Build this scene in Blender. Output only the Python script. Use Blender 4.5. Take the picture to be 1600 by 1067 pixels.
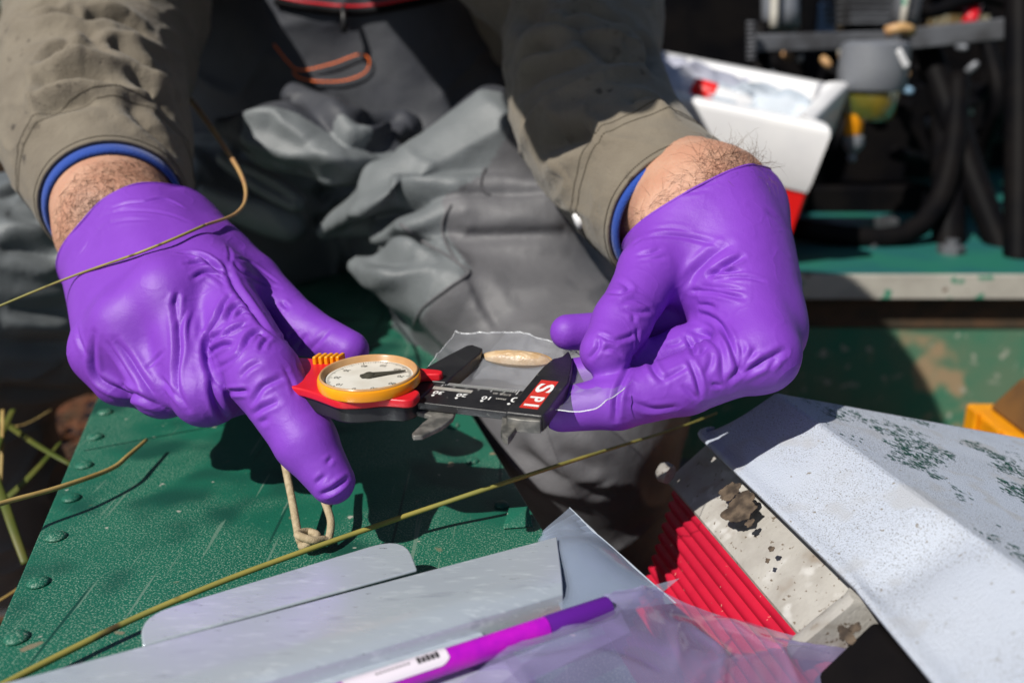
import bpy, math, random
import numpy as np
from mathutils import Vector, Matrix, noise
from mathutils.bvhtree import BVHTree

random.seed(7)
rng = np.random.default_rng(7)
for o in list(bpy.data.objects):
    bpy.data.objects.remove(o, do_unlink=True)
scene = bpy.context.scene
COL = scene.collection

# ------------------------------------------------------------------ camera, sky, sun, exposure
FPX = 1400.0                       # focal length in pixels of the 1600 px wide photograph
PITCH = math.atan((533.5 - 80.0) / FPX)
CAM_H = 0.21                       # metres above the top of the green bench (z = 0)
cam_data = bpy.data.cameras.new("camera")
cam_data.sensor_width = 36.0
cam_data.lens = 36.0 * FPX / 1600.0
cam_data.clip_start = 0.01
cam_data.clip_end = 2000.0
cam_data.dof.use_dof = True
cam_data.dof.focus_distance = 0.385
cam_data.dof.aperture_fstop = 6.3
camera = bpy.data.objects.new("camera", cam_data)
camera.location = (0, 0, CAM_H)
camera.rotation_euler = (math.pi / 2 - PITCH, 0, 0)
COL.objects.link(camera)
scene.camera = camera

SUN_FROM = Vector((-0.67, -0.70, 1.0)).normalized()   # towards the sun
world = bpy.data.worlds.new("World")
scene.world = world
world.use_nodes = True
wn = world.node_tree.nodes
sky = wn.new("ShaderNodeTexSky")
sky.sky_type = 'NISHITA'
sky.sun_disc = False
sky.sun_elevation = math.asin(SUN_FROM.z)
sky.sun_rotation = math.atan2(SUN_FROM.x, SUN_FROM.y)
sky.air_density = 1.0
sky.dust_density = 0.6
world.node_tree.links.new(sky.outputs[0], wn["Background"].inputs[0])
wn["Background"].inputs[1].default_value = 0.05
sun_data = bpy.data.lights.new("sun", 'SUN')
sun_data.energy = 5.0
sun_data.angle = math.radians(0.5)
sun_data.color = (1.0, 0.955, 0.88)
sun = bpy.data.objects.new("sun", sun_data)
sun.rotation_euler = (-SUN_FROM).to_track_quat('-Z', 'Y').to_euler()
sun.location = (-3, -2, 4)
COL.objects.link(sun)
scene.view_settings.view_transform = 'Standard'
scene.view_settings.look = 'None'
scene.view_settings.exposure = 0.12
scene.view_settings.gamma = 1.0

# ------------------------------------------------------------------ measuring helpers
CP, SP = math.cos(PITCH), math.sin(PITCH)
CAMV = np.array([0, 0, CAM_H])
def ray(px, py):
    """direction through a photo pixel, scaled so that its length along the lens axis is 1"""
    a = (px - 800.0) / FPX
    b = -(py - 533.5) / FPX
    return np.array([a, CP + b * SP, -SP + b * CP])
def P(px, py, d):
    return CAMV + ray(px, py) * d
def PZ(px, py, z=0.0):
    r = ray(px, py)
    return CAMV + r * ((z - CAM_H) / r[2])
def PY(px, py, y):
    r = ray(px, py)
    return CAMV + r * (y / r[1])
def unit(v):
    v = np.asarray(v, float)
    return v / np.linalg.norm(v)

# ------------------------------------------------------------------ object helpers
def link(name, me, mat=None, parent=None, smooth=False):
    o = bpy.data.objects.new(name, me)
    COL.objects.link(o)
    if mat is not None:
        for m in (mat if isinstance(mat, (list, tuple)) else [mat]):
            me.materials.append(m)
    if smooth:
        me.shade_smooth()
    if parent is not None:
        o.parent = parent
        o.matrix_parent_inverse = world_of(parent).inverted()
    return o
def world_of(o):
    m = o.matrix_basis.copy()
    if o.parent:
        m = world_of(o.parent) @ o.matrix_parent_inverse @ m
    return m
def thing(name, loc, label, cat, group=None):
    o = bpy.data.objects.new(name, None)
    o.empty_display_size = 0.02
    o.location = Vector([float(c) for c in loc])
    COL.objects.link(o)
    return tag(o, label, cat, group)
def tag(o, label=None, cat=None, group=None, kind=None):
    if label: o["label"] = label
    if cat: o["category"] = cat
    if group: o["group"] = group
    if kind: o["kind"] = kind
    return o
def mesh_np(name, V, F):
    me = bpy.data.meshes.new(name)
    V = np.asarray(V, np.float32)
    F = np.asarray(F, np.int32)
    me.vertices.add(len(V)); me.vertices.foreach_set("co", V.ravel())
    k = F.shape[1]
    me.loops.add(F.size); me.loops.foreach_set("vertex_index", F.ravel())
    me.polygons.add(len(F))
    me.polygons.foreach_set("loop_start", np.arange(0, F.size, k, dtype=np.int32))
    me.update(calc_edges=True)
    me.validate()
    return me

class MB:
    """collects shapes; build() links them as ONE mesh object"""
    def __init__(s): s.v = []; s.f = []
    def add(s, V, F):
        n = len(s.v)
        s.v += [tuple(float(c) for c in p) for p in V]
        s.f += [tuple(i + n for i in f) for f in F]
        return s
    def box(s, c, ax, ay, az, hx, hy, hz):
        c, ax, ay, az = map(np.asarray, (c, ax, ay, az))
        V = [c + ax*hx*i + ay*hy*j + az*hz*k for i in (-1, 1) for j in (-1, 1) for k in (-1, 1)]
        return s.add(V, [(0,1,3,2), (4,6,7,5), (0,4,5,1), (2,3,7,6), (0,2,6,4), (1,5,7,3)])
    def hexa(s, bot, top):
        """bot, top: four corners each, in the same winding"""
        return s.add(list(bot) + list(top), [(3,2,1,0), (4,5,6,7), (0,1,5,4), (1,2,6,5), (2,3,7,6), (3,0,4,7)])
    def prism(s, pts, n, h0, h1):
        """flat outline pts (3D, all in one plane) pushed from h0 to h1 along n"""
        pts = [np.asarray(p, float) for p in pts]; n = np.asarray(n, float)
        k = len(pts)
        V = [p + n*h0 for p in pts] + [p + n*h1 for p in pts]
        F = [tuple(range(k-1, -1, -1)), tuple(range(k, 2*k))]
        F += [(i, (i+1) % k, k + (i+1) % k, k + i) for i in range(k)]
        return s.add(V, F)
    def tube(s, pts, rad, n=10, caps=True, flat=1.0):
        pts = [np.asarray(p, float) for p in pts]
        if np.isscalar(rad): rad = [rad]*len(pts)
        rings = []
        up = None
        for i, p in enumerate(pts):
            t = unit(pts[min(i+1, len(pts)-1)] - pts[max(i-1, 0)])
            if up is None:
                up = np.array([0, 0, 1.0]) if abs(t[2]) < .9 else np.array([1.0, 0, 0])
            a = unit(np.cross(t, up)); b = np.cross(a, t); up = b
            rings.append([p + (a*math.cos(2*math.pi*j/n) + b*math.sin(2*math.pi*j/n)*flat)*rad[i] for j in range(n)])
        V = [q for r in rings for q in r]; F = []
        for i in range(len(pts)-1):
            for j in range(n):
                F.append((i*n+j, i*n+(j+1) % n, (i+1)*n+(j+1) % n, (i+1)*n+j))
        if caps:
            F.append(tuple(range(n-1, -1, -1))); F.append(tuple(range((len(pts)-1)*n, len(pts)*n)))
        return s.add(V, F)
    def lathe(s, c, axis, prof, n=32, ref=None):
        """prof: (radius, height) pairs turned about axis through c"""
        c = np.asarray(c, float); ax = unit(axis)
        a = unit(np.cross(ax, ref if ref is not None else ([1, 0, 0] if abs(ax[0]) < .8 else [0, 1, 0]))); b = np.cross(ax, a)
        V = []; F = []
        for r, h in prof:
            for j in range(n):
                t = 2*math.pi*j/n
                V.append(c + ax*h + (a*math.cos(t) + b*math.sin(t))*r)
        for i in range(len(prof)-1):
            for j in range(n):
                F.append((i*n+j, i*n+(j+1) % n, (i+1)*n+(j+1) % n, (i+1)*n+j))
        F.append(tuple(range(n-1, -1, -1))); F.append(tuple(range((len(prof)-1)*n, len(prof)*n)))
        return s.add(V, F)
    def grid(s, fn, nu, nv):
        V = [fn(i/(nu-1), j/(nv-1)) for i in range(nu) for j in range(nv)]
        F = [(i*nv+j, (i+1)*nv+j, (i+1)*nv+j+1, i*nv+j+1) for i in range(nu-1) for j in range(nv-1)]
        return s.add(V, F)
    def build(s, name, mat, parent=None, smooth=False, bevel=0.0, seg=2, sharp=None):
        me = bpy.data.meshes.new(name)
        me.from_pydata(s.v, [], s.f); me.update()
        o = link(name, me, mat, parent, smooth)
        if smooth and sharp:
            me.set_sharp_from_angle(angle=math.radians(sharp))
        if bevel:
            m = o.modifiers.new("edge", 'BEVEL'); m.width = bevel; m.segments = seg
            m.limit_method = 'ANGLE'; m.angle_limit = math.radians(35)
            me.shade_smooth()
            o.modifiers.new("normals", 'WEIGHTED_NORMAL').keep_sharp = True
        return o

def smooth_path(pts, step):
    """Catmull-Rom through pts, samples about step apart; extra columns (radius) ride along"""
    pts = np.asarray(pts, float); out = []
    for i in range(len(pts)-1):
        p0 = pts[max(i-1, 0)]; p1 = pts[i]; p2 = pts[i+1]; p3 = pts[min(i+2, len(pts)-1)]
        n = max(2, int(np.linalg.norm((p2-p1)[:3])/step))
        for k in range(n):
            t = k/n
            out.append(.5*((2*p1) + (p2-p0)*t + (2*p0-5*p1+4*p2-p3)*t*t + (3*p1-p0-3*p2+p3)*t**3))
    out.append(pts[-1])
    return np.array(out)

# ------------------------------------------------------------------ rounded bodies: distance field -> quads
class Field:
    def __init__(s, lo, hi, h):
        s.lo = np.asarray(lo, float); s.h = h
        s.n = np.ceil((np.asarray(hi, float) - s.lo)/h).astype(int) + 1
        s.F = np.full(s.n, 0.05, np.float32)
    def sub(s, lo, hi):
        i0 = np.clip(np.floor((lo - s.lo)/s.h).astype(int), 0, s.n)
        i1 = np.clip(np.ceil((hi - s.lo)/s.h).astype(int) + 1, 0, s.n)
        ax = [s.lo[k] + s.h*np.arange(i0[k], i1[k]) for k in range(3)]
        return tuple(slice(i0[k], i1[k]) for k in range(3)), ax
    def cone(s, a, b, ra, rb, k=0.004, flat=None, squash=1.0):
        """capsule with changing radius; flat/squash: thinner along that direction"""
        a = np.asarray(a, float); b = np.asarray(b, float)
        m = max(ra, rb) + max(k, 3*s.h)
        sl, ax = s.sub(np.minimum(a, b) - m, np.maximum(a, b) + m)
        if min(len(x) for x in ax) == 0: return s
        X, Y, Z = np.meshgrid(*[x.astype(np.float32) for x in ax], indexing='ij', sparse=True)
        ab = b - a; L2 = max(float(ab @ ab), 1e-12)
        T = np.clip(((X-a[0])*ab[0] + (Y-a[1])*ab[1] + (Z-a[2])*ab[2])/L2, 0, 1)
        dx = X - a[0] - T*ab[0]; dy = Y - a[1] - T*ab[1]; dz = Z - a[2] - T*ab[2]
        q = dx*dx + dy*dy + dz*dz
        if flat is not None:
            w = dx*flat[0] + dy*flat[1] + dz*flat[2]
            q = q + w*w*(squash*squash - 1)
        D = np.sqrt(q) - (ra + (rb-ra)*T)
        G = s.F[sl]
        hh = np.clip(k - np.abs(G - D), 0, None)/k
        s.F[sl] = np.minimum(G, D) - hh*hh*k*.25
        return s
    def chain(s, pts, rads, k=0.004, k0=None):
        for i in range(len(pts)-1):
            s.cone(pts[i], pts[i+1], rads[i], rads[i+1], k0 if (k0 and i == 0) else k)
        return s
    def merge(s, o, k):
        hh = np.clip(k - np.abs(s.F - o.F), 0, None)/k
        s.F = np.minimum(s.F, o.F) - hh*hh*k*.25
        return s
    def like(s):
        g = object.__new__(Field); g.lo = s.lo; g.h = s.h; g.n = s.n; g.F = np.full(s.n, 0.05, np.float32); return g
    def cut(s, p, n):
        """remove everything on the +n side of p"""
        n = unit(n)
        ax = [s.lo[k] + s.h*np.arange(s.n[k]) for k in range(3)]
        X, Y, Z = np.meshgrid(*[x.astype(np.float32) for x in ax], indexing='ij', sparse=True)
        s.F = np.maximum(s.F, (X-p[0])*n[0] + (Y-p[1])*n[1] + (Z-p[2])*n[2])
        return s
    def mesh(s, relax=2):
        F = s.F; n = s.n
        S = F < 0
        c = [S[i:n[0]-1+i, j:n[1]-1+j, k:n[2]-1+k] for i in (0, 1) for j in (0, 1) for k in (0, 1)]
        cnt = sum(x.astype(np.int8) for x in c)
        act = (cnt > 0) & (cnt < 8)
        ids = np.full(act.shape, -1, np.int32)
        ac = np.argwhere(act); ids[act] = np.arange(len(ac))
        pos = np.zeros((len(ac), 3)); wt = np.zeros(len(ac))
        cor = [(i, j, k) for i in (0, 1) for j in (0, 1) for k in (0, 1)]
        val = [F[ac[:, 0]+i, ac[:, 1]+j, ac[:, 2]+k] for i, j, k in cor]
        for a in range(8):
            for ax in range(3):
                if cor[a][ax] == 0:
                    b = a + (4, 2, 1)[ax]
                    m = (val[a] < 0) != (val[b] < 0)
                    t = val[a][m]/(val[a][m] - val[b][m])
                    p = np.tile(np.array(cor[a], float), (m.sum(), 1)); p[:, ax] += t
                    pos[m] += p; wt[m] += 1
        V = s.lo + (ac + pos/wt[:, None])*s.h
        Q = []
        for ax in range(3):
            sl0 = [slice(None)]*3; sl1 = [slice(None)]*3
            sl0[ax] = slice(0, -1); sl1[ax] = slice(1, None)
            ch = S[tuple(sl0)] != S[tuple(sl1)]
            e = np.argwhere(ch)
            u, v = (ax+1) % 3, (ax+2) % 3
            ok = (e[:, u] > 0) & (e[:, v] > 0) & (e[:, u] < n[u]-1) & (e[:, v] < n[v]-1)
            e = e[ok]
            q = []
            for du, dv in ((-1, -1), (0, -1), (0, 0), (-1, 0)):
                g = e.copy(); g[:, u] += du; g[:, v] += dv
                q.append(ids[g[:, 0], g[:, 1], g[:, 2]])
            q = np.stack(q, 1)
            flip = ~S[e[:, 0], e[:, 1], e[:, 2]]
            q[flip] = q[flip][:, ::-1]
            Q.append(q)
        Q = np.concatenate(Q)
        Q = Q[(Q >= 0).all(1)]
        return relax_mesh(V, Q, relax), Q

def edges_of(Q):
    k = Q.shape[1]
    E = np.concatenate([Q[:, [i, (i+1) % k]] for i in range(k)]); return E
def relax_mesh(V, Q, it, lam=.5):
    E = edges_of(Q); d = np.zeros(len(V))
    np.add.at(d, E[:, 0], 1); np.add.at(d, E[:, 1], 1)
    d = np.maximum(d, 1)
    for _ in range(it):
        A = np.zeros_like(V)
        for c in range(3):
            A[:, c] = np.bincount(E[:, 0], V[E[:, 1], c], len(V)) + np.bincount(E[:, 1], V[E[:, 0], c], len(V))
        V = V + lam*(A/d[:, None] - V)
    return V
def normals_of(V, Q):
    a = V[Q[:, 2]] - V[Q[:, 0]]; b = V[Q[:, 3]] - V[Q[:, 1]]
    fn = np.cross(a, b); N = np.zeros_like(V)
    for k in range(4):
        for c in range(3):
            N[:, c] += np.bincount(Q[:, k], fn[:, c], len(V))
    return N/np.maximum(np.linalg.norm(N, axis=1), 1e-12)[:, None]

def Z(x0, y0, sc, *strokes):
    """strokes measured on an enlarged crop of the photograph -> photo pixels"""
    return [(a, w, [(x0 + x/sc, y0 + y/sc) for x, y in pts]) for a, w, pts in strokes]
def subdivide(V, Q, it=1):
    n = len(V); E = np.sort(edges_of(Q), 1)
    key = E[:, 0].astype(np.int64)*n + E[:, 1]
    uq, inv = np.unique(key, return_inverse=True)
    mid = (V[uq//n] + V[uq % n])*.5; fc = V[Q].mean(1)
    m = len(Q); e = [n + inv[i*m:(i+1)*m] for i in range(4)]; f = n + len(mid) + np.arange(m)
    Q2 = np.concatenate([np.stack([Q[:, i], e[i], f, e[(i+3) % 4]], 1) for i in range(4)]).astype(np.int32)
    V2 = np.concatenate([V, mid, fc])
    return relax_mesh(V2, Q2, it), Q2
def sculpt(V, Q, strokes, crease=True, after=1, base=None):
    """press folds into a surface: each stroke is found on the surface and carved in 3D.
    amp > 0 crease (valley with raised lips), amp < 0 a raised fold; amp and width in mm"""
    BV_, BQ_ = base if base else (V, Q)
    bvh = BVHTree.FromPolygons([tuple(p) for p in BV_], [tuple(int(i) for i in q) for q in BQ_])
    N = normals_of(V, Q)
    D = np.zeros(len(V))
    org = Vector(CAMV)
    for amp, wid, pts in strokes:
        a = amp*.001; w = wid*.001
        sp = smooth_path(np.array([(x, y, 0) for x, y in pts], float), 4.0)
        hit = []
        for x, y, _ in sp:
            h = bvh.ray_cast(org, Vector(ray(x, y)).normalized(), 5.0)
            if h[0] is not None:
                if hit and (Vector(hit[-1]) - h[0]).length > 0.03: continue
                hit.append(tuple(h[0]))
        if len(hit) < 2: continue
        H = np.array(hit)
        lo = H.min(0) - 5*w; hi = H.max(0) + 5*w
        m = np.where(((V > lo) & (V < hi)).all(1))[0]
        if len(m) == 0: continue
        best = np.full(len(m), 1e9); bs = np.zeros(len(m))
        for i in range(len(H)-1):
            p, q = H[i], H[i+1]; ab = q - p
            t = np.clip(((V[m]-p) @ ab)/max(ab @ ab, 1e-12), 0, 1)
            d = np.linalg.norm(V[m] - p - t[:, None]*ab, axis=1)
            u = d < best
            best[u] = d[u]; bs[u] = ((i + t)/(len(H)-1))[u]
        fade = np.clip(np.sin(np.pi*np.clip(bs, .02, .98)), 0, 1)**.6
        if amp > 0:
            D[m] += a*fade*(-np.exp(-(best/w)**1.35) + .42*np.exp(-((best - 2.1*w)/(1.1*w))**2))
        else:
            D[m] += -a*fade*np.exp(-(best/w)**1.5)
    V = V + N*D[:, None]
    return relax_mesh(V, Q, after, .35)
def fractal(V, scale, seed=0.0, octv=3):
    return np.array([noise.fractal(Vector((p[0]*scale + seed, p[1]*scale, p[2]*scale)), 1.0, 2.0, octv) for p in V])

# ------------------------------------------------------------------ materials (all procedural)
MATS = {}
def material(name, color, rough=.6, metal=0.0, spec=.5, var=None, var_scale=30.0, var_amt=.5, speck=None, bump=0.0, bump_scale=200.0,
             bump2=0.0, bump2_scale=40.0, coat=0.0, sheen=0.0, sss=0.0, trans=0.0, alpha=1.0, ior=1.45, stretch=None, rotz=0.0, scratch=(), rough_var=0.0, emit=None):
    """base colour, a second colour blended in by noise, specks = list of (colour, noise scale, threshold, softness, mask scale, mask threshold)"""
    m = bpy.data.materials.new(name); m.use_nodes = True
    nt = m.node_tree; N = nt.nodes; L = nt.links
    b = N["Principled BSDF"]
    b.inputs["Roughness"].default_value = rough; b.inputs["Metallic"].default_value = metal
    b.inputs["Specular IOR Level"].default_value = spec; b.inputs["IOR"].default_value = ior
    b.inputs["Coat Weight"].default_value = coat; b.inputs["Sheen Weight"].default_value = sheen
    b.inputs["Transmission Weight"].default_value = trans; b.inputs["Alpha"].default_value = alpha
    if sss:
        b.inputs["Subsurface Weight"].default_value = sss
        b.inputs["Subsurface Radius"].default_value = (.006, .003, .002); b.inputs["Subsurface Scale"].default_value = 0.5
    tc = N.new("ShaderNodeTexCoord"); vec = tc.outputs["Object"]
    if stretch:
        mp = N.new("ShaderNodeMapping"); mp.inputs["Scale"].default_value = stretch; mp.inputs["Rotation"].default_value = (0, 0, rotz)
        L.new(vec, mp.inputs[0]); vec = mp.outputs[0]
    def nz(scale, det=4.0, rgh=.55):
        t = N.new("ShaderNodeTexNoise"); t.inputs["Scale"].default_value = scale; t.inputs["Detail"].default_value = det
        t.inputs["Roughness"].default_value = rgh; L.new(vec, t.inputs["Vector"]); return t.outputs["Fac"]
    def ramp(src, lo, hi):
        r = N.new("ShaderNodeMapRange"); r.inputs["From Min"].default_value = lo; r.inputs["From Max"].default_value = hi
        r.interpolation_type = 'SMOOTHSTEP'; L.new(src, r.inputs["Value"]); return r.outputs["Result"]
    rgb = N.new("ShaderNodeRGB"); rgb.outputs[0].default_value = (*color, 1); col = rgb.outputs[0]
    def mix(fac, a, c):
        x = N.new("ShaderNodeMix"); x.data_type = 'RGBA'; L.new(fac, x.inputs[0]); L.new(a, x.inputs[6])
        x.inputs[7].default_value = (*c, 1); return x.outputs[2]
    if var:
        f = ramp(nz(var_scale), .5 - var_amt*.35, .5 + var_amt*.35)
        col = mix(f, col, var)
    for sp in (speck or []):
        c, s, th, soft, ms, mth = sp
        f = ramp(nz(s, 2.0), th, th + soft)
        if ms:
            g = ramp(nz(ms, 3.0), mth, mth + .12)
            mu = N.new("ShaderNodeMath"); mu.operation = 'MULTIPLY'; L.new(f, mu.inputs[0]); L.new(g, mu.inputs[1]); f = mu.outputs[0]
        col = mix(f, col, c)
    for sc_, ss, th, rz in scratch:          # long thin scratches
        mp = N.new("ShaderNodeMapping"); mp.inputs["Scale"].default_value = (1, .035, 1); mp.inputs["Rotation"].default_value = (0, 0, rz)
        L.new(tc.outputs["Object"], mp.inputs[0])
        t = N.new("ShaderNodeTexNoise"); t.inputs["Scale"].default_value = ss; t.inputs["Detail"].default_value = 1.0; L.new(mp.outputs[0], t.inputs["Vector"])
        col = mix(ramp(t.outputs["Fac"], th, th + .03), col, sc_)
    L.new(col, b.inputs["Base Color"])
    if rough_var:
        r = N.new("ShaderNodeMapRange"); r.inputs["To Min"].default_value = max(rough - rough_var, .03); r.inputs["To Max"].default_value = min(rough + rough_var, 1)
        L.new(nz(var_scale*1.7), r.inputs["Value"]); L.new(r.outputs[0], b.inputs["Roughness"])
    nrm = None
    for amt, sc in ((bump, bump_scale), (bump2, bump2_scale)):
        if amt:
            bp = N.new("ShaderNodeBump"); bp.inputs["Strength"].default_value = 1.0; bp.inputs["Distance"].default_value = amt
            L.new(nz(sc, 3.0), bp.inputs["Height"])
            if nrm: L.new(nrm, bp.inputs["Normal"])
            nrm = bp.outputs[0]
    if nrm: L.new(nrm, b.inputs["Normal"])
    if emit:
        b.inputs["Emission Color"].default_value = (*emit[0], 1); b.inputs["Emission Strength"].default_value = emit[1]
    MATS[name] = m
    return m
def film(name, tint, clear, rough=.12, streak=0.0, bump=0.0008, scale=60.0, haze=(.6, .62, .66), spec=.5, graze=.5):
    """thin clear plastic: mostly see-through, with a milky part and a gloss"""
    m = bpy.data.materials.new(name); m.use_nodes = True
    nt = m.node_tree; N = nt.nodes; L = nt.links
    b = N["Principled BSDF"]; b.inputs["Base Color"].default_value = (*haze, 1); b.inputs["Roughness"].default_value = rough
    b.inputs["Specular IOR Level"].default_value = spec
    t = N.new("ShaderNodeBsdfTransparent"); t.inputs[0].default_value = (*tint, 1)
    mx = N.new("ShaderNodeMixShader")
    tc = N.new("ShaderNodeTexCoord")
    nz = N.new("ShaderNodeTexNoise"); nz.inputs["Scale"].default_value = scale; nz.inputs["Detail"].default_value = 3.0
    L.new(tc.outputs["Object"], nz.inputs["Vector"])
    lw = N.new("ShaderNodeLayerWeight"); lw.inputs[0].default_value = .35
    r = N.new("ShaderNodeMapRange"); r.inputs["To Min"].default_value = max(0, 1 - clear - streak); r.inputs["To Max"].default_value = 1 - clear + streak
    r.inputs["From Min"].default_value = .3; r.inputs["From Max"].default_value = .7
    L.new(nz.outputs["Fac"], r.inputs["Value"])
    ad = N.new("ShaderNodeMath"); ad.operation = 'MULTIPLY_ADD'; ad.inputs[1].default_value = graze; ad.use_clamp = True
    L.new(lw.outputs["Facing"], ad.inputs[0]); L.new(r.outputs[0], ad.inputs[2])
    bp = N.new("ShaderNodeBump"); bp.inputs["Distance"].default_value = bump; L.new(nz.outputs["Fac"], bp.inputs["Height"]); L.new(bp.outputs[0], b.inputs["Normal"])
    L.new(ad.outputs[0], mx.inputs[0]); L.new(t.outputs[0], mx.inputs[1]); L.new(b.outputs[0], mx.inputs[2])
    L.new(mx.outputs[0], N["Material Output"].inputs[0])
    return m

M_glove = material("purple_nitrile", (.195, .046, .45), rough=.50, spec=.42, var=(.180, .041, .42), var_scale=45, bump=.00010, bump_scale=1900, bump2=.0003, bump2_scale=130, rough_var=.07)
M_skin = material("skin", (.50, .285, .195), rough=.55, var=(.46, .235, .155), var_scale=70, bump=.0006, bump_scale=500, sss=.12)
M_hair = material("hair", (.10, .05, .025), rough=.5)
M_jacket = material("jacket_canvas", (.185, .158, .118), rough=.85, var=(.155, .130, .096), var_scale=35, bump=.0005, bump_scale=1100, bump2=.002, bump2_scale=60, sheen=.15,
                    speck=[((.06, .048, .035), 140, .60, .08, 22, .52)])
M_liner = material("blue_knit", (.01, .055, .32), rough=.9, bump=.0006, bump_scale=900, sheen=.3)
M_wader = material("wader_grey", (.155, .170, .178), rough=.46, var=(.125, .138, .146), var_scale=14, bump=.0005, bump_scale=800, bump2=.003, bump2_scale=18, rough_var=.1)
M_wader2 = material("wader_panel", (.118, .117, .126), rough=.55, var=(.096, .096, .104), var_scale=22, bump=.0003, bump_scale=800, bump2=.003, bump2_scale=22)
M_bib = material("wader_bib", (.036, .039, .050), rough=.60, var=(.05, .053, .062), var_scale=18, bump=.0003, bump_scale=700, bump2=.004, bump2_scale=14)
M_bench = material("green_bench_paint", (.006, .096, .060), rough=.46, var=(.009, .118, .072), var_scale=14, bump=.0003, bump_scale=900, rough_var=.12,
                   speck=[((.17, .28, .21), 1250, .545, .08, 11, .41), ((.06, .17, .115), 300, .62, .10, 30, .45), ((.006, .060, .042), 16, .52, .14, 0, 0), ((.36, .36, .31), 110, .715, .03, 0, 0), ((.20, .17, .11), 70, .70, .06, 0, 0)],
                   scratch=[((.11, .20, .15), 260, .71, .5), ((.10, .19, .14), 320, .72, -.35), ((.004, .05, .035), 150, .70, 1.1)])
M_greendeck = material("green_deck_paint", (.012, .17, .10), rough=.6, var=(.10, .17, .105), var_scale=9, speck=[((.30, .22, .13), 16, .58, .12, 0, 0), ((.32, .33, .27), 60, .63, .1, 0, 0)])
M_palelip = material("worn_pale_metal", (.42, .40, .35), rough=.6, var=(.33, .31, .27), var_scale=20, speck=[((.05, .22, .14), 45, .62, .06, 0, 0), ((.12, .07, .04), 60, .66, .06, 0, 0)])
M_alu = material("brushed_aluminium", (.56, .63, .69), rough=.28, metal=.45, var=(.50, .56, .63), var_scale=22, bump=.00006, bump_scale=900, rough_var=.16,
                 speck=[((.64, .71, .77), 420, .54, .20, 0, 0), ((.44, .49, .56), 260, .58, .18, 0, 0), ((.20, .21, .23), 900, .72, .03, 0, 0)], stretch=(.22, 1, 1), rotz=-.62)
M_black = material("black_plastic", (.010, .010, .012), rough=.38, var=(.02, .02, .022), var_scale=60, bump=.0001, bump_scale=900, speck=[((.10, .10, .09), 300, .70, .03, 0, 0)], rough_var=.1)
M_blackmetal = material("black_painted_steel", (.003, .003, .004), rough=.55, spec=.06, var=(.007, .006, .006), var_scale=20)
M_greymetal = material("grey_steel", (.13, .135, .15), rough=.5, metal=.3, var=(.06, .06, .065), var_scale=25)
M_red = material("red_plastic", (.62, .012, .022), rough=.35, var=(.55, .01, .02), var_scale=50, bump=.0001, bump_scale=700)
M_yellow = material("yellow_plastic", (.80, .33, .008), rough=.28, var=(.70, .26, .006), var_scale=50)
M_bezel = material("amber_lens_rim", (.50, .30, .14), rough=.25, var=(.42, .22, .09), var_scale=60)
M_dial = material("dial_face", (.66, .64, .58), rough=.45, var=(.56, .53, .46), var_scale=70)
M_dialink = material("dial_ink", (.05, .047, .035), rough=.5)
M_ink = material("black_ink", (.012, .012, .013), rough=.5)
M_white = material("white_print", (.78, .78, .76), rough=.5)
M_worn = material("worn_jaw_metal", (.22, .21, .19), rough=.45, metal=.3, var=(.08, .08, .075), var_scale=160)
M_redprint = material("red_print", (.55, .03, .02), rough=.5)
M_specimen = material("tan_shell", (.44, .29, .15), rough=.32, var=(.54, .40, .25), var_scale=220, bump=.0004, bump_scale=500)
M_specrim = material("brown_rim", (.42, .22, .05), rough=.4, var=(.50, .31, .11), var_scale=300)
M_coolwhite = material("scuffed_pale_blue_plastic", (.42, .47, .565), rough=.55, var=(.46, .50, .575), var_scale=12, bump=.0006, bump_scale=1300,
                       speck=[((.15, .14, .125), 1900, .585, .06, 16, .40), ((.22, .20, .17), 300, .69, .03, 0, 0), ((.40, .42, .46), 40, .56, .1, 0, 0)])
M_cooltop = material("scuffed_lid_top", (.47, .50, .55), rough=.6, var=(.42, .44, .49), var_scale=14, bump=.0005, bump_scale=1000,
                     speck=[((.20, .23, .23), 500, .62, .05, 20, .46)])
M_band = material("dirty_white_band", (.42, .405, .375), rough=.55, var=(.30, .28, .255), var_scale=30,
                  speck=[((.27, .23, .19), 60, .56, .14, 0, 0), ((.50, .49, .47), 90, .56, .16, 0, 0), ((.16, .13, .10), 420, .64, .06, 0, 0)], bump=.0003, bump_scale=500)
M_grime = material("black_grime", (.035, .025, .018), rough=.7, var=(.13, .095, .065), var_scale=160)
M_coolred = material("red_cooler_plastic", (.50, .008, .035), rough=.5, var=(.42, .006, .03), var_scale=40, speck=[((.7, .25, .2), 260, .70, .04, 0, 0)])
M_coolred2 = material("bright_red_plastic", (.72, .012, .012), rough=.4)
M_whiteplastic = material("white_plastic", (.74, .74, .75), rough=.4, var=(.68, .68, .70), var_scale=20)
M_cord = material("tan_cord", (.42, .34, .22), rough=.8, var=(.32, .25, .15), var_scale=400, bump=.0003, bump_scale=1500)
M_orange = material("orange_cord", (.85, .17, .03), rough=.5)
M_straw = material("straw_stem", (.40, .29, .10), rough=.6, var=(.30, .20, .06), var_scale=60, speck=[((.05, .03, .015), 70, .66, .04, 0, 0)])
M_olive = material("olive_stem", (.22, .21, .05), rough=.55, var=(.32, .27, .06), var_scale=40, speck=[((.06, .04, .015), 45, .63, .05, 0, 0)])
M_brownstem = material("reddish_stem", (.42, .22, .11), rough=.5, var=(.48, .30, .12), var_scale=30)
M_grass = material("green_blade", (.06, .085, .012), rough=.5, var=(.10, .10, .02), var_scale=35)
M_water = material("brown_marsh_water", (.020, .011, .005), rough=.12, var=(.05, .022, .008), var_scale=14, bump=.004, bump_scale=12)
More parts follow.
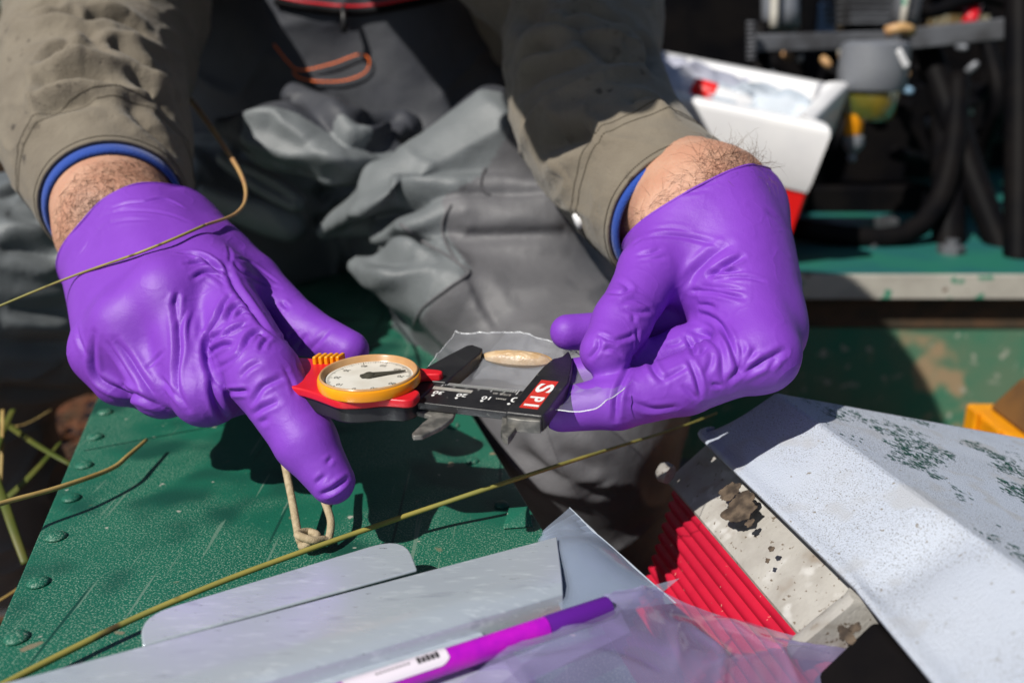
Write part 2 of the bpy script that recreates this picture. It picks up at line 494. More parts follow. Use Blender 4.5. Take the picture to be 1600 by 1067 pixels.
M_litter = material("wet_leaf_litter", (.055, .034, .017), rough=.6, var=(.13, .040, .012), var_scale=25)
M_deckboard = material("grey_boat_board", (.16, .145, .125), rough=.8, var=(.10, .09, .078), var_scale=30, stretch=(1, 6, 1))
M_purplepen = material("translucent_purple_barrel", (.50, .008, .50), rough=.25, spec=.6, var=(.30, .004, .42), var_scale=60)
M_pencap = material("dark_purple_grip", (.10, .012, .25), rough=.3)
M_penlabel = material("white_pen_label", (.72, .66, .74), rough=.4)
M_grey = material("grey_cast_metal", (.17, .18, .205), rough=.45, metal=.2, var=(.2, .21, .23), var_scale=25)
M_amber = material("amber_bowl", (.30, .20, .02), rough=.12, trans=.35, var=(.10, .13, .03), var_scale=20)
M_bluebag = material("blue_bag_print", (.18, .30, .42), rough=.4)
M_palebl = material("pale_blue_plastic", (.30, .42, .60), rough=.4)
M_green = material("green_label", (.12, .42, .10), rough=.5)
M_reeds = material("dry_reeds", (.18, .11, .04), rough=.8, var=(.10, .07, .025), var_scale=3)
M_film = film("clear_bag_film", (.985, .985, .99), .93, rough=.10, graze=.14, streak=.05, scale=55, haze=(.55, .57, .62))
M_film2 = film("lilac_refraction_film", (.94, .91, .98), .58, rough=.10, spec=.9, streak=.12, graze=.28, scale=14, bump=.004, haze=(.30, .27, .47))  # lilac haze paints in the purple refracted from pen and gloves
M_film3 = film("stacked_bag_film", (.92, .94, .97), .62, rough=.16, streak=.08, graze=.25, scale=30, haze=(.30, .36, .47))
M_filmseam = material("bag_fold_line", (.42, .47, .54), rough=.2)
M_filmedge = material("bag_seam", (.8, .82, .85), rough=.15, spec=.8)
M_cap = material("cap_canvas", (.12, .11, .09), rough=.9)
M_tealdeck = material("teal_deck_paint", (.01, .10, .10), rough=.6, var=(.012, .13, .09), var_scale=12)
# ================================================================== SETTING
X3, Y3, Z3 = np.eye(3)
# water of the marsh, reaching to the horizon
wat = MB().grid(lambda u, v: (-300 + 600*u, -200 + 800*v, -.30), 2, 2).build("marsh_water", M_water)
tag(wat, kind="structure")
# bottom litter seen through the shallow water at the left
def litter():
    mb = MB()
    for i in range(4200):
        x = -1.25 + random.random()*1.0; y = .5 + random.random()*1.3
        a = random.random()*6.28; L = .006 + random.random()*.035; w = .002 + random.random()*.009
        c = np.array([x, y, -.292 + random.random()*.012]); t = np.array([math.cos(a), math.sin(a), random.uniform(-.2, .2)]); s = np.array([-t[1], t[0], random.uniform(-.3, .3)])
        mb.add([c - t*L, c - s*w, c + t*L, c + s*w], [(0, 1, 2, 3)])
    return mb
tag(litter().build("leaf_litter", M_litter), "brown and rusty leaf litter in shallow marsh water left of bench", "leaf litter", kind="stuff")

# boat floor at the right of the bench: boards with open joints
deck = MB().box((.62, .75, -.285), X3, Y3, Z3, .66, .75, .012).build("boat_floor", M_blackmetal)
tag(deck, kind="structure")
for i in range(12):
    y = .15 + i*.105
    MB().box((.63, y + .05, -.262), X3, Y3, Z3, .64, .049, .010).build("floor_board", M_deckboard, deck, bevel=.002)

# far marsh: a belt of reeds (one mass, out of focus)
def reed_belt():
    mb = MB()
    for i in range(9000):
        y = 5 + random.random()*22; x = (random.random()*2 - 1)*(y*.75 + 1)
        h = .5 + random.random()*1.1; w = .006 + random.random()*.012; a = random.random()*3.14
        dx = random.uniform(-.25, .25)*h; s = np.array([math.cos(a)*w, math.sin(a)*w, 0]); c = np.array([x, y, -.31])
        top = c + np.array([dx, random.uniform(-.1, .1), h])
        mid = c + np.array([dx*.35, 0, h*.6])
        mb.add([c - s, c + s, mid + s*.8, mid - s*.8, top], [(0, 1, 2, 3), (3, 2, 4)])
    return mb
tag(reed_belt().build("reed_marsh", M_reeds), "out of focus belt of dry brown marsh reeds far behind", "reeds", kind="stuff")

# ------------------------------------------------------------------ green bench the person straddles
VP = unit(ray(384, 69)); bd = unit([VP[0], VP[1], 0])                # along the bench, away from the lens
bs = np.array([bd[1], -bd[0], 0])                                    # across, to the right
BL = PZ(60, 834); BR = PZ(842.5, 816)
wl = BL @ bs; wr = BR @ bs; b_near = .02; b_far = 1.15
def bp(a, w, z=0.0): return bd*a + bs*w + np.array([0, 0, z])
bench = thing("boat_bench", bp(.5, (wl+wr)/2, -.27), "narrow riveted bench with scuffed dark green painted top, under the hands", "bench")
mb = MB(); mb.hexa([bp(b_near, wl, -.004), bp(b_near, wr, -.004), bp(b_far, wr, -.004), bp(b_far, wl, -.004)],
                   [bp(b_near, wl), bp(b_near, wr), bp(b_far, wr), bp(b_far, wl)])
mb.build("top_sheet", M_bench, bench, bevel=.0012)
for w, s in ((wl, 1), (wr, -1)):
    MB().hexa([bp(b_near, w + s*.001, -.05), bp(b_near, w + s*.004, -.05), bp(b_far, w + s*.004, -.05), bp(b_far, w + s*.001, -.05)],
              [bp(b_near, w + s*.001, -.0045), bp(b_near, w + s*.004, -.0045), bp(b_far, w + s*.004, -.0045), bp(b_far, w + s*.001, -.0045)]).build("side_flange", M_greymetal, bench)
for a in (.10, .60, 1.05):
    MB().box(bp(a, (wl+wr)/2, -.14), bd, bs, Z3, .02, (wr-wl)/2 - .03, .13).build("support_frame", M_blackmetal, bench)
riv_prof = [(.0046, 0), (.0045, .0006), (.0038, .0013), (.0024, .0018), (.0012, .0020)]
spacing = .0405
a0 = PZ(36, 999) @ bd
rivet_pts = [PZ(*p) for p in ((140, 681.6), (121, 725), (103.5, 775.6), (75, 837), (49.5, 911), (17.5, 999))]
step_r = np.mean([np.linalg.norm(rivet_pts[i+1] - rivet_pts[i]) for i in range(5)])
for k in range(-3, 20):
    a = rivet_pts[5] @ bd + k*step_r*.985
    if b_near + .02 < a < b_far - .02:
        MB().lathe(bp(a, wl + .0085, .0002), Z3, riv_prof, 16).build("rivet", M_bench, bench, smooth=True)
for px, py in ((708, 665), (738, 720), (784, 789), (659, 543), (622, 500)):
    MB().lathe(PZ(px, py, .0002), Z3, [(r*.8, h*.8) for r, h in riv_prof], 16).build("rivet", M_bench, bench, smooth=True)
# little bent sheet-metal flake at the near right edge
fl = PZ(822, 812, .001)
MB().add([fl + np.array(v) for v in ((-.011, -.008, .0), (.003, -.006, .0), (.001, .002, .006), (-.008, .004, .004))], [(0, 1, 2, 3)]).build("lifted_edge_flake", M_bench, bench)

# ------------------------------------------------------------------ rear deck box (green, pale worn lip)
DY = P(1400, 428, .98)[1]; DZ = P(1400, 428, .98)[2]
DX0 = .20; DX1 = 1.6
rd = thing("rear_deck_box", (.8, DY + .4, -.27), "green painted deck box with pale worn front lip, behind the coolers", "deck box")
MB().box(((DX0+DX1)/2, DY + .55, DZ - .006), X3, Y3, Z3, (DX1-DX0)/2, .55, .006).build("top_plate", M_tealdeck, rd, bevel=.002)
MB().box(((DX0+DX1)/2, DY + .030, DZ - .135), X3, Y3, Z3, (DX1-DX0)/2, .012, .122).build("front_panel", M_greendeck, rd, bevel=.002)
MB().box(((DX0+DX1)/2, DY + .0165, DZ - .046), X3, Y3, Z3, (DX1-DX0)/2, .0012, .020).build("rusty_lip_shadow", material("rusty_brown_lip_shadow", (.085, .045, .022), .8, var=(.04, .03, .018), var_scale=30), rd)  # rusty brown strip; the lip's shadow is painted into its colour
MB().box(((DX0+DX1)/2, DY - .003, DZ - .0135), X3, Y3, Z3, (DX1-DX0)/2, .003, .0135).build("front_lip", M_palelip, rd, bevel=.001)
pr = P(1560, 560, 1.0)
MB().hexa([(pr[0]-.05, DY + .02, -.27), (pr[0]+.0, DY + .02, -.27), (pr[0]+.0, DY + .045, -.27), (pr[0]-.05, DY + .045, -.27)],
          [(pr[0]+.02, DY + .02, DZ-.03), (pr[0]+.07, DY + .02, DZ-.03), (pr[0]+.07, DY + .045, DZ-.03), (pr[0]+.02, DY + .045, DZ-.03)]).build("brace", M_greendeck, rd, bevel=.002)

# ------------------------------------------------------------------ black engine stand on the rear deck
es = thing("engine_stand", (.75, DY + .45, DZ), "black tubular engine stand with grey cross bar standing on the rear deck", "engine stand")
def barb(p, q, w, h, m, name, par):
    p = np.asarray(p); q = np.asarray(q); t = unit(q - p); s = unit(np.cross(t, Z3)) if abs(t[2]) < .95 else X3; u = np.cross(s, t)
    return MB().box((p+q)/2, t, s, u, np.linalg.norm(q-p)/2, w/2, h/2).build(name, m, par, bevel=.002)
d1 = 1.18
barb(P(1178, 68, d1), P(1400, 62, d1), .03, .022, M_greymetal, "cross_bar", es)
barb(P(1412, 62, d1 - .01), P(1600, 42, d1 - .03), .034, .026, M_greymetal, "cross_bar", es)
barb(P(1600, 42, d1 - .03), P(1800, 20, d1 - .05), .034, .026, M_greymetal, "cross_bar", es)
def pole(pts, r, name="tube", m=None, par=None):
    return MB().tube(smooth_path(np.array(pts), .02), r, 12).build(name, m or M_blackmetal, par or es, smooth=True)
pole([P(1448, 75, 1.2), P(1510, 250, 1.16), P(1575, 415, 1.12)], .017)
pole([P(1245, 358, 1.12), P(1340, 372, 1.12), P(1410, 368, 1.12), P(1462, 325, 1.13), P(1490, 230, 1.15), P(1497, 120, 1.18)], .014)
pole([P(1480, 410, 1.14), P(1482, 330, 1.15), P(1478, 180, 1.2)], .02)
pole([P(1590, 420, 1.06), P(1592, 180, 1.08), P(1592, -60, 1.1)], .016)
pole([P(1188, 40, 1.22), P(1190, 200, 1.2), P(1192, 380, 1.18)], .014)
barb(P(1230, 352, 1.2), P(1400, 352, 1.2), .02, .02, M_greymetal, "foot_bar", es)
MB().lathe(P(1362, 384, 1.12), Z3, [(.012, -.004), (.012, .004), (.007, .006), (.007, .011), (.003, .011)], 6).build("foot_bolt", M_greymetal, es)
MB().lathe(P(1486, 392, 1.08), Z3, [(.016, -.004), (.016, .006), (.008, .008), (.008, .014), (.003, .014)], 6).build("foot_bolt", M_greymetal, es)

en = thing("boat_engine", (.75, DY + .75, DZ), "black air-cooled boat engine, out of focus behind the engine stand", "engine")
def blk(px, py, d, hx, hy, hz, m=M_blackmetal, name="engine_block"):
    return MB().box(P(px, py, d), X3, Y3, Z3, hx, hy, hz).build(name, m, en, bevel=.006)
blk(1120, 110, 1.50, .13, .10, .30)
blk(1235, 190, 1.75, .10, .05, .17, name="cowling"); blk(1385, 210, 1.85, .17, .05, .20, name="cowling"); blk(1545, 250, 1.9, .12, .05, .24, name="cowling"); blk(1368, -40, 1.8, .10, .05, .10, name="cowling"); blk(1500, -30, 1.95, .10, .05, .07, name="cowling"); blk(1600, 60, 1.7, .05, .05, .2, name="cowling")
re_ = random.Random(12)
for i in range(34):  # small pale bits added to make blurred bright spots among the black
    x = re_.uniform(1190, 1600); y = re_.uniform(70, 340) if x > 1400 else re_.uniform(75, 130)
    m_ = re_.choice([M_palelip, M_bluebag, M_brownstem, M_grey, M_greymetal, M_palelip])
    MB().lathe(P(x, y, re_.uniform(1.3, 1.45)), unit([re_.uniform(-1, 1), re_.uniform(-1, 1), re_.uniform(-1, 1)]), [(.002, -.010), (.005, -.008), (.006, .0), (.005, .008), (.002, .011)], 10).build("bokeh_bit", m_, en, smooth=True)
blk(1285, 250, 1.50, .10, .10, .10, name="crankcase")
blk(1420, 200, 1.55, .10, .10, .075, name="gear_case")
blk(1330, 330, 1.40, .10, .05, .045, name="sump")
blk(1545, 120, 1.6, .05, .08, .07, name="air_box")
for i in range(7):
    MB().box(P(1360, -18 + i*9, 1.42), X3, Y3, Z3, .062 - i*.002, .06, .0028).build("cooling_fin", M_greymetal, en)
MB().lathe(P(1360, 12, 1.46), Z3, [(.04, -.07), (.04, .07)], 24).build("cylinder_barrel", M_blackmetal, en, smooth=True, sharp=40)
pole([P(1218, -40, 1.25), P(1220, 45, 1.25)], .026, "exhaust_stub", M_grey, en)
pole([P(1212, -30, 1.21), P(1209, 44, 1.21)], .006, "bright_rod", M_palelip, en)
pole([P(1422, -40, 1.16), P(1412, 40, 1.16)], .018, "strap_post", M_greymetal, en)
pole([P(1421, -30, 1.135), P(1409, 42, 1.135)], .0045, "bright_rod", M_palelip, en)
pole([P(1385, 50, 1.13), P(1408, 44, 1.12), P(1425, 50, 1.13)], .007, "copper_line", M_brownstem, en)
pole([P(1530, -20, 1.3), P(1520, 15, 1.28), P(1514, 38, 1.27)], .011, "red_lever", M_red, en)
for a, b in (((1180, 25), (1182, 90)),):
    for i in range(9):
        MB().lathe(P(1174, 36 + i*7, 1.14), Z3, [(.006, -.0015), (.007, 0), (.006, .0015)], 12).build("spring_coil", M_greymetal, en)
for pts in ([(1250, 100), (1330, 130), (1300, 230), (1240, 260)], [(1430, 100), (1500, 170), (1560, 130), (1620, 190)], [(1400, 240), (1460, 260), (1540, 330), (1600, 350)],
            [(1410, 60), (1470, 110), (1520, 240), (1490, 340)], [(1540, 60), (1560, 160), (1530, 260), (1550, 390)], [(1250, 60), (1275, 130), (1262, 200), (1280, 330)],
            [(1200, 90), (1240, 150), (1210, 260)], [(1560, 210), (1500, 230), (1430, 215), (1390, 260)], [(1410, -10), (1450, 20), (1540, -5), (1620, 25)]):
    d0 = random.uniform(1.28, 1.5)
    pole([P(x, y, d0 + random.uniform(-.05, .05)) for x, y in pts], random.uniform(.007, .014), "hose", None, en)

# fuel filter with amber bowl under the cross bar
ff = thing("fuel_filter", P(1362, 240, 1.08), "grey metal fuel filter with amber glass bowl hanging under the cross bar", "fuel filter")
fc = P(1364, 110, 1.10)
MB().lathe(fc, Z3, [(.030, .034), (.040, .030), (.041, .006), (.041, -.018), (.039, -.023)], 40).build("filter_head", M_grey, ff, smooth=True, sharp=35)
MB().lathe(fc, Z3, [(.033, -.0235), (.034, -.030), (.031, -.055), (.026, -.060), (.008, -.061)], 40).build("amber_bowl", M_amber, ff, smooth=True, sharp=50)
MB().lathe(fc + np.array([-.020, -.012, -.064]), Z3, [(.011, .012), (.011, -.010), (.008, -.014)], 16).build("bowl_bracket", M_yellow, ff, smooth=True, sharp=40)
MB().lathe(fc + np.array([-.018, -.012, -.088]), Z3, [(.004, .014), (.012, .010), (.013, .0), (.010, -.006), (.004, -.012), (.006, -.018), (.003, -.022)], 16).build("drain_tap", M_grey, ff, smooth=True, sharp=50)
barb(fc + np.array([.012, -.038, .024]), fc + np.array([.026, -.037, .004]), .004, .008, M_whiteplastic, "white_sticker", ff)

bc = thing("blue_filler", P(1272, 60, 1.62), "added pale blue container behind the cross bar, top right", "filler")  # made-up pale blue shape, stands in for a light blue gap
MB().box(P(1268, 34, 1.62), X3, Y3, Z3, .036, .03, .030).build("filler_body", M_palebl, bc, bevel=.006)
MB().lathe(P(1262, 8, 1.62), Z3, [(.012, -.01), (.012, .012), (.008, .014)], 16).build("filler_neck", M_palebl, bc, smooth=True, sharp=40)
# yellow crate at the right edge
yc = thing("yellow_crate", P(1600, 700, .80) - np.array([0, 0, .1]), "yellow plastic crate with rusty brown lid at the right edge", "crate")
q0 = P(1508, 628, .74); q1 = P(1640, 712, .62); q1[2] = q0[2]
ct = unit(q1 - q0); cs = np.array([-ct[1], ct[0], 0]); cs = cs if cs[0] > 0 else -cs
def cp(a, b, z): return q0 + ct*a + cs*b + np.array([0, 0, z])
LC = .34; WC = .22
MB().hexa([cp(0, 0, -.28), cp(LC, 0, -.28), cp(LC, WC, -.28), cp(0, WC, -.28)], [cp(0, 0, 0), cp(LC, 0, 0), cp(LC, WC, 0), cp(0, WC, 0)]).build("crate_body", M_yellow, yc, bevel=.004)
MB().hexa([cp(.012, .012, .0), cp(LC, .012, .0), cp(LC, WC, 0), cp(.012, WC, 0)], [cp(.02, .03, .03), cp(LC, .03, .03), cp(LC, WC, .03), cp(.02, WC, .03)]).build("crate_lid", material("rust_brown", (.16, .075, .02), .7, var=(.10, .05, .018), var_scale=20), yc, bevel=.004)
for k in range(9):
    MB().box(cp(.02 + k*.036, -.0025, -.014), ct, cs, Z3, .007, .002, .016).build("crate_rib", M_yellow, yc, bevel=.001)
# ================================================================== COOLER at the right front
def build_cooler():
    ck = thing("cooler", (.26, .40, -.25), "scuffed pale lidded cooler with ribbed red side, at the lower right", "cooler")
    zr = .024
    A = PZ(1081, 672, zr); B = PZ(1352, 935, zr)          # points on the lid's lower left edge
    t = unit(A - B); s0 = np.array([t[1], -t[0], 0.0])    # t away from the lens, s0 to the right
    tilt = math.radians(14)                                # the cooler leans to the right
    s = s0*math.cos(tilt) - Z3*math.sin(tilt); k = Z3*math.cos(tilt) + s0*math.sin(tilt)
    L0 = float(np.linalg.norm(A - B)); L = L0 + .17; W = .25
    def c(a, w, z): return A - t*a + s*w + k*z              # a: towards the lens, w: right, z: up
    def solve(px, py, a):
        """w, z so that c(a, w, z) lies on the line of sight through a photo pixel"""
        r = ray(px, py); o = A - t*a - CAMV
        M = np.stack([s, k, -r], 1); x = np.linalg.solve(M, -o); return x[0], x[1]
    wi, hi = solve(1207, 610, .012)
    (w0, z0_), (w1, z1_) = solve(1031, 736, .004), solve(1245, 992, L0)
    print("lid inset, rise", wi, hi, "band foot", w0, z0_, w1, z1_)
    bw, bz = -.017, -.030
    wi = min(max(wi, .015), .07); hi = min(max(hi, .02), .06)
    def ring(off, z, a1, r=.012, m=6, far=0.0):
        pts = []
        for (ca, cw, t0) in ((off + far + r, off + r, math.pi), (off + far + r, W - off - r, math.pi/2), (a1 - r, W - off - r, 0), (a1 - r, off + r, -math.pi/2)):
            for i in range(m+1):
                th = t0 - i*(math.pi/2)/m
                pts.append(c(ca + r*math.cos(th), cw + r*math.sin(th), z))
        return pts
    def loft(rings):
        n = len(rings[0]); V = [p for r in rings for p in r]
        F = [(i*n+j, (i+1)*n+j, (i+1)*n+(j+1) % n, i*n+(j+1) % n) for i in range(len(rings)-1) for j in range(n)]
        F += [tuple(range(n)), tuple(range(len(rings)*n-1, (len(rings)-1)*n-1, -1))]
        return MB().add(V, F)
    # ribbed red tub
    rings = []; n = 27; H = .17; zb = bz - .001
    for i in range(n*6 + 1):
        z = zb - H*i/(n*6); bul = .0018*abs(math.sin(math.pi*((i % 6)/6.0)))
        rings.append(ring(bw + .006 - bul, z, L - .006 + bul, .010, far=-bw))
    loft(rings).build("red_body", M_coolred, ck, smooth=True, sharp=50)
    # dirty white band up to the handle bracket, then the dark bracket
    loft([ring(bw + .005, bz - .0015, L0 + .004, far=-bw), ring(bw + .001, bz - .0008, L0 + .006, far=-bw), ring(bw, bz + .001, L0 + .007, far=-bw), ring(bw + .0012, bz + .004, L0 + .007, far=-bw), ring(-.0005, -.0062, L0 + .007), ring(.001, -.0045, L0 + .006), ring(.003, -.0042, L0 + .005)]).build("white_band", M_band, ck, smooth=True, sharp=40)
    MB().hexa([c(L0 + .0075, bw, bz), c(L, bw - .006, bz), c(L, W, bz), c(L0 + .0075, W, bz)], [c(L0 + .0075, -.001, -.004), c(L, -.008, -.004), c(L, W, -.004), c(L0 + .0075, W, -.004)]).build("handle_bracket", M_blackmetal, ck, bevel=.002)
    loft([ring(.004, -.0040, L - .004), ring(.004, -.0006, L - .004)]).build("dark_gasket", M_blackmetal, ck)
    # lid as one moulded skin: profile across, stations along
    bend = L0 - .006
    def lid(u, v):
        a = u*L
        flare = .014*max(0.0, (a - bend)/.10)**.9 if a > bend else 0.0
        dip = .0065*math.exp(-((a - bend - .006)/.011)**2)
        prof = [(0.0, -.0005), (-.0010, .0008), (-.0004, .0022), (wi*.14, hi*.15), (wi*.5, hi*.51), (wi*.90, hi*.915), (wi*.975, hi*.985), (wi*1.04, hi*1.005), (wi*1.16, hi*1.0), (W*.5, hi*.97), (W - wi*1.2, hi*.95), (W - wi, hi*.93), (W - wi*.4, hi*.5), (W, 0.0), (W, -.0005)]
        x = v*(len(prof)-1); i = min(int(x), len(prof)-2); f = x - i
        w = prof[i][0]*(1-f) + prof[i+1][0]*f; z = prof[i][1]*(1-f) + prof[i+1][1]*f
        side = max(0.0, 1 - max(w, 0)/wi) if w < wi else 0.0
        w = w - flare*side; z = z - dip*(min(1.0, 2.5*(1 - side)*(side + .15)) if 0 < side < 1 else 0)
        # far end slopes down too
        e = min(1.0, a/.016)
        if w > .003 and z > 0: z = z*(e**.7)
        r = .012
        if a < r and w < wi: w = w + (r - math.sqrt(max(0, r*r - (r-a)**2)))*.8
        return c(a, w, z)
    us = sorted(set([0, .0015, .003, .005, .008, .011, .014, .016, .018, .022] + [.03 + .01*i for i in range(40)] + [bend + d for d in (-.012, -.008, -.004, 0, .003, .006, .010, .015)]))
    us = [a for a in us if a <= L] + [L]
    nv = 71
    V = [lid(a/L, j/(nv-1)) for a in us for j in range(nv)]
    F = [(i*nv+j, (i+1)*nv+j, (i+1)*nv+j+1, i*nv+j+1) for i in range(len(us)-1) for j in range(nv-1)]
    m_ = F[(len(us)//2)*(nv-1) + int(nv*.55)]; nn_ = np.cross(V[m_[1]] - V[m_[0]], V[m_[2]] - V[m_[0]])
    if nn_ @ k < 0: F = [f[::-1] for f in F]
    lo = MB().add(V, F).build("lid", M_coolwhite, ck, smooth=True, sharp=60)
    mo = lo.modifiers.new("wall", 'SOLIDIFY'); mo.thickness = .003; mo.offset = 1 if False else -1
    # green paint rubbed onto the flat top: many tiny flakes
    mb = MB(); rr = random.Random(3)
    for i in range(26000):
        a = rr.uniform(.02, L - .03); w = rr.uniform(wi*1.15, W - wi*1.4)
        v_ = noise.noise(Vector((a*16, w*34, 1.7))) + .6*noise.noise(Vector((a*60, w*60, 4.2)))
        lane = min(abs(w - wi*1.3 - .016 - a*.05), abs(w - wi*1.3 - .060) + .012)
        if v_ - lane*7 + .22 > rr.random()*.6:
            j = (w - wi*1.25)/(W*.5 - wi*1.25); zz = hi*(1.0 - .03*max(0, min(1, j))) + .0004
            p = c(a, w, zz); ang = rr.gauss(.35, .3)
            e = (-t*math.cos(ang) + s*math.sin(ang))*rr.uniform(.0004, .0018); f = (t*math.sin(ang) + s*math.cos(ang))*rr.uniform(.0002, .0005)
            mb.add([p - e - f, p + e - f*.4, p + e*.7 + f, p - e*.8 + f], [(0, 1, 2, 3)])
    g = mb.build("green_paint_scuffs", material("green_scuff", (.012, .075, .05), .7), lo); g["kind"] = "stuff"
    def patch(px, py, w, h, seed, name="grime_patch"):
        r_ = random.Random(seed); pts = []
        e1 = np.array([bw + .0012, bz + .004]); e2 = np.array([-.0005, -.0062]); dv_ = (e2 - e1)/np.linalg.norm(e2 - e1)
        up_ = s*dv_[0] + k*dv_[1]; nrm = np.cross(t, up_); nrm = nrm if nrm @ s < 0 else -nrm; o = c(0, e1[0], e1[1])
        rd_ = ray(px, py); tt = ((o - CAMV) @ nrm)/(rd_ @ nrm); ctr = CAMV + rd_*tt
        for j in range(60):
            th = 2*math.pi*j/60; e_ = Vector((math.cos(th)*1.3, math.sin(th)*1.3, seed*3.1)); q = .85 + .45*noise.noise(e_) + .16*noise.noise(e_*3) + .10*noise.noise(e_*9)
            pts.append(ctr + t*math.cos(th)*w*q*.8 + up_*math.sin(th)*h*q*.8)
        MB().prism(pts, nrm, 0.0002, .0005).build(name, M_grime, ck)
    patch(1160, 792, .014, .012, 1); patch(1140, 768, .007, .008, 9); patch(1206, 858, .0022, .002, 3); patch(1200, 876, .0018, .0015, 5); patch(1322, 992, .006, .004, 4); patch(1337, 982, .003, .003, 8); patch(1172, 818, .003, .003, 6)
    MB().lathe(c(.008, bw*.75, bz*.72), unit(t*.9 - s*.6), [(.005, -.004), (.0055, .0), (.0045, .002), (.002, .003)], 20).build("hinge_knob", M_band, ck, smooth=True, sharp=50)
    return ck
cooler = build_cooler()

# ================================================================== open cooler on the rear deck
def build_open_cooler():
    oc = thing("open_cooler", P(1170, 390, 1.0), "open red and white cooler holding bags, behind the right wrist", "cooler")
    FR = P(1308, 128, 1.10); FL = P(1000, 70, 1.20); NR = P(1290, 212, .90)
    ux = unit(FR - FL); uy = FR - NR; uy = unit(uy - ux*(uy @ ux)); uz = np.cross(ux, uy)
    n0 = NR; Wd = float(np.linalg.norm(FR - FL)) + .03; Dp = float((FR - NR) @ uy)
    def q(a, b, z): return n0 - ux*a + uy*b + uz*z
    def rr(off, z, r, m=5):
        pts = []
        for (ca, cb, a0) in ((off + r, off + r, math.pi), (off + r, Dp - off - r, math.pi/2), (Wd - off - r, Dp - off - r, 0), (Wd - off - r, off + r, -math.pi/2)):
            for k in range(m+1):
                th = a0 - k*(math.pi/2)/m
                pts.append(q(ca + r*math.cos(th), cb + r*math.sin(th), z))
        return pts
    def loft(rings, cap0=True, cap1=True):
        k = len(rings[0]); V = [p for r in rings for p in r]
        F = [(i*k+j, i*k+(j+1) % k, (i+1)*k+(j+1) % k, (i+1)*k+j) for i in range(len(rings)-1) for j in range(k)]
        if cap0: F.append(tuple(range(k-1, -1, -1)))
        if cap1: F.append(tuple(range((len(rings)-1)*k, len(rings)*k)))
        return MB().add(V, F)
    loft([rr(.020, -.19, .02), rr(.010, -.072, .02)]).build("red_body", M_coolred2, oc, smooth=True, sharp=40)
    loft([rr(.008, -.072, .02), rr(.005, -.060, .02), rr(-.002, -.006, .022), rr(.0, .0, .022), rr(.004, .002, .02), rr(.024, .002, .014), rr(.030, -.002, .012), rr(.032, -.045, .012), rr(.036, -.047, .012)]).build("white_tub", M_whiteplastic, oc, smooth=True, sharp=50)
    # ledge inside (tray)
    MB().box(q(Wd/2 + .03, .052, -.022), ux, uy, uz, Wd/2 - .06, .022, .008).build("white_tray", M_whiteplastic, oc, bevel=.004)
    # contents
    vb = thing("sample_vial", q(.10, .12, -.03), "small sample vial with bright red cap lying in open cooler", "vial")
    p0 = q(.155, .085, -.004); dv = unit(ux*.9 + uy*.1 - uz*.12)
    MB().lathe(p0, dv, [(.012, -.014), (.013, -.012), (.013, .012), (.012, .013)], 20).build("red_cap", M_coolred2, vb, smooth=True, sharp=40)
    MB().lathe(p0, dv, [(.011, .0132), (.011, .050), (.008, .056), (.003, .058)], 20).build("vial_body", M_whiteplastic, vb, smooth=True, sharp=40)
    MB().box(p0 + ux*.004 - uy*.022 - uz*.008, ux, uy, uz, .012, .010, .003).build("green_label", M_green, vb, bevel=.001)
    def crumple(fn, n, amp, sc, seed):
        def g(u, v):
            p = np.asarray(fn(u, v), float); k = Vector((p[0]*sc + seed, p[1]*sc, p[2]*sc))
            return p + np.array(noise.noise_vector(k))*amp
        return MB().grid(g, n, n)
    tag(crumple(lambda u, v: q(.03 + .13*u, .07 + .10*v, -.012 + .018*math.sin(u*3.1)*math.sin(v*3.1)), 30, .014, 40, 2).build("plastic_bag", film("bag_blue", (.9, .93, .97), .45, haze=(.55, .62, .70)), smooth=True), "crumpled bluish plastic bag inside the open cooler", "bag")
    tag(crumple(lambda u, v: q(.13 + .19*u, .05 + .13*v, -.006 + .02*math.sin(u*3.1)*math.sin(v*3.1)), 30, .016, 34, 7).build("plastic_bag", film("bag_grey", (.9, .9, .95), .25, haze=(.45, .46, .55)), smooth=True), "greyish clear plastic bag filling left part of the open cooler", "bag")
    return oc
build_open_cooler()

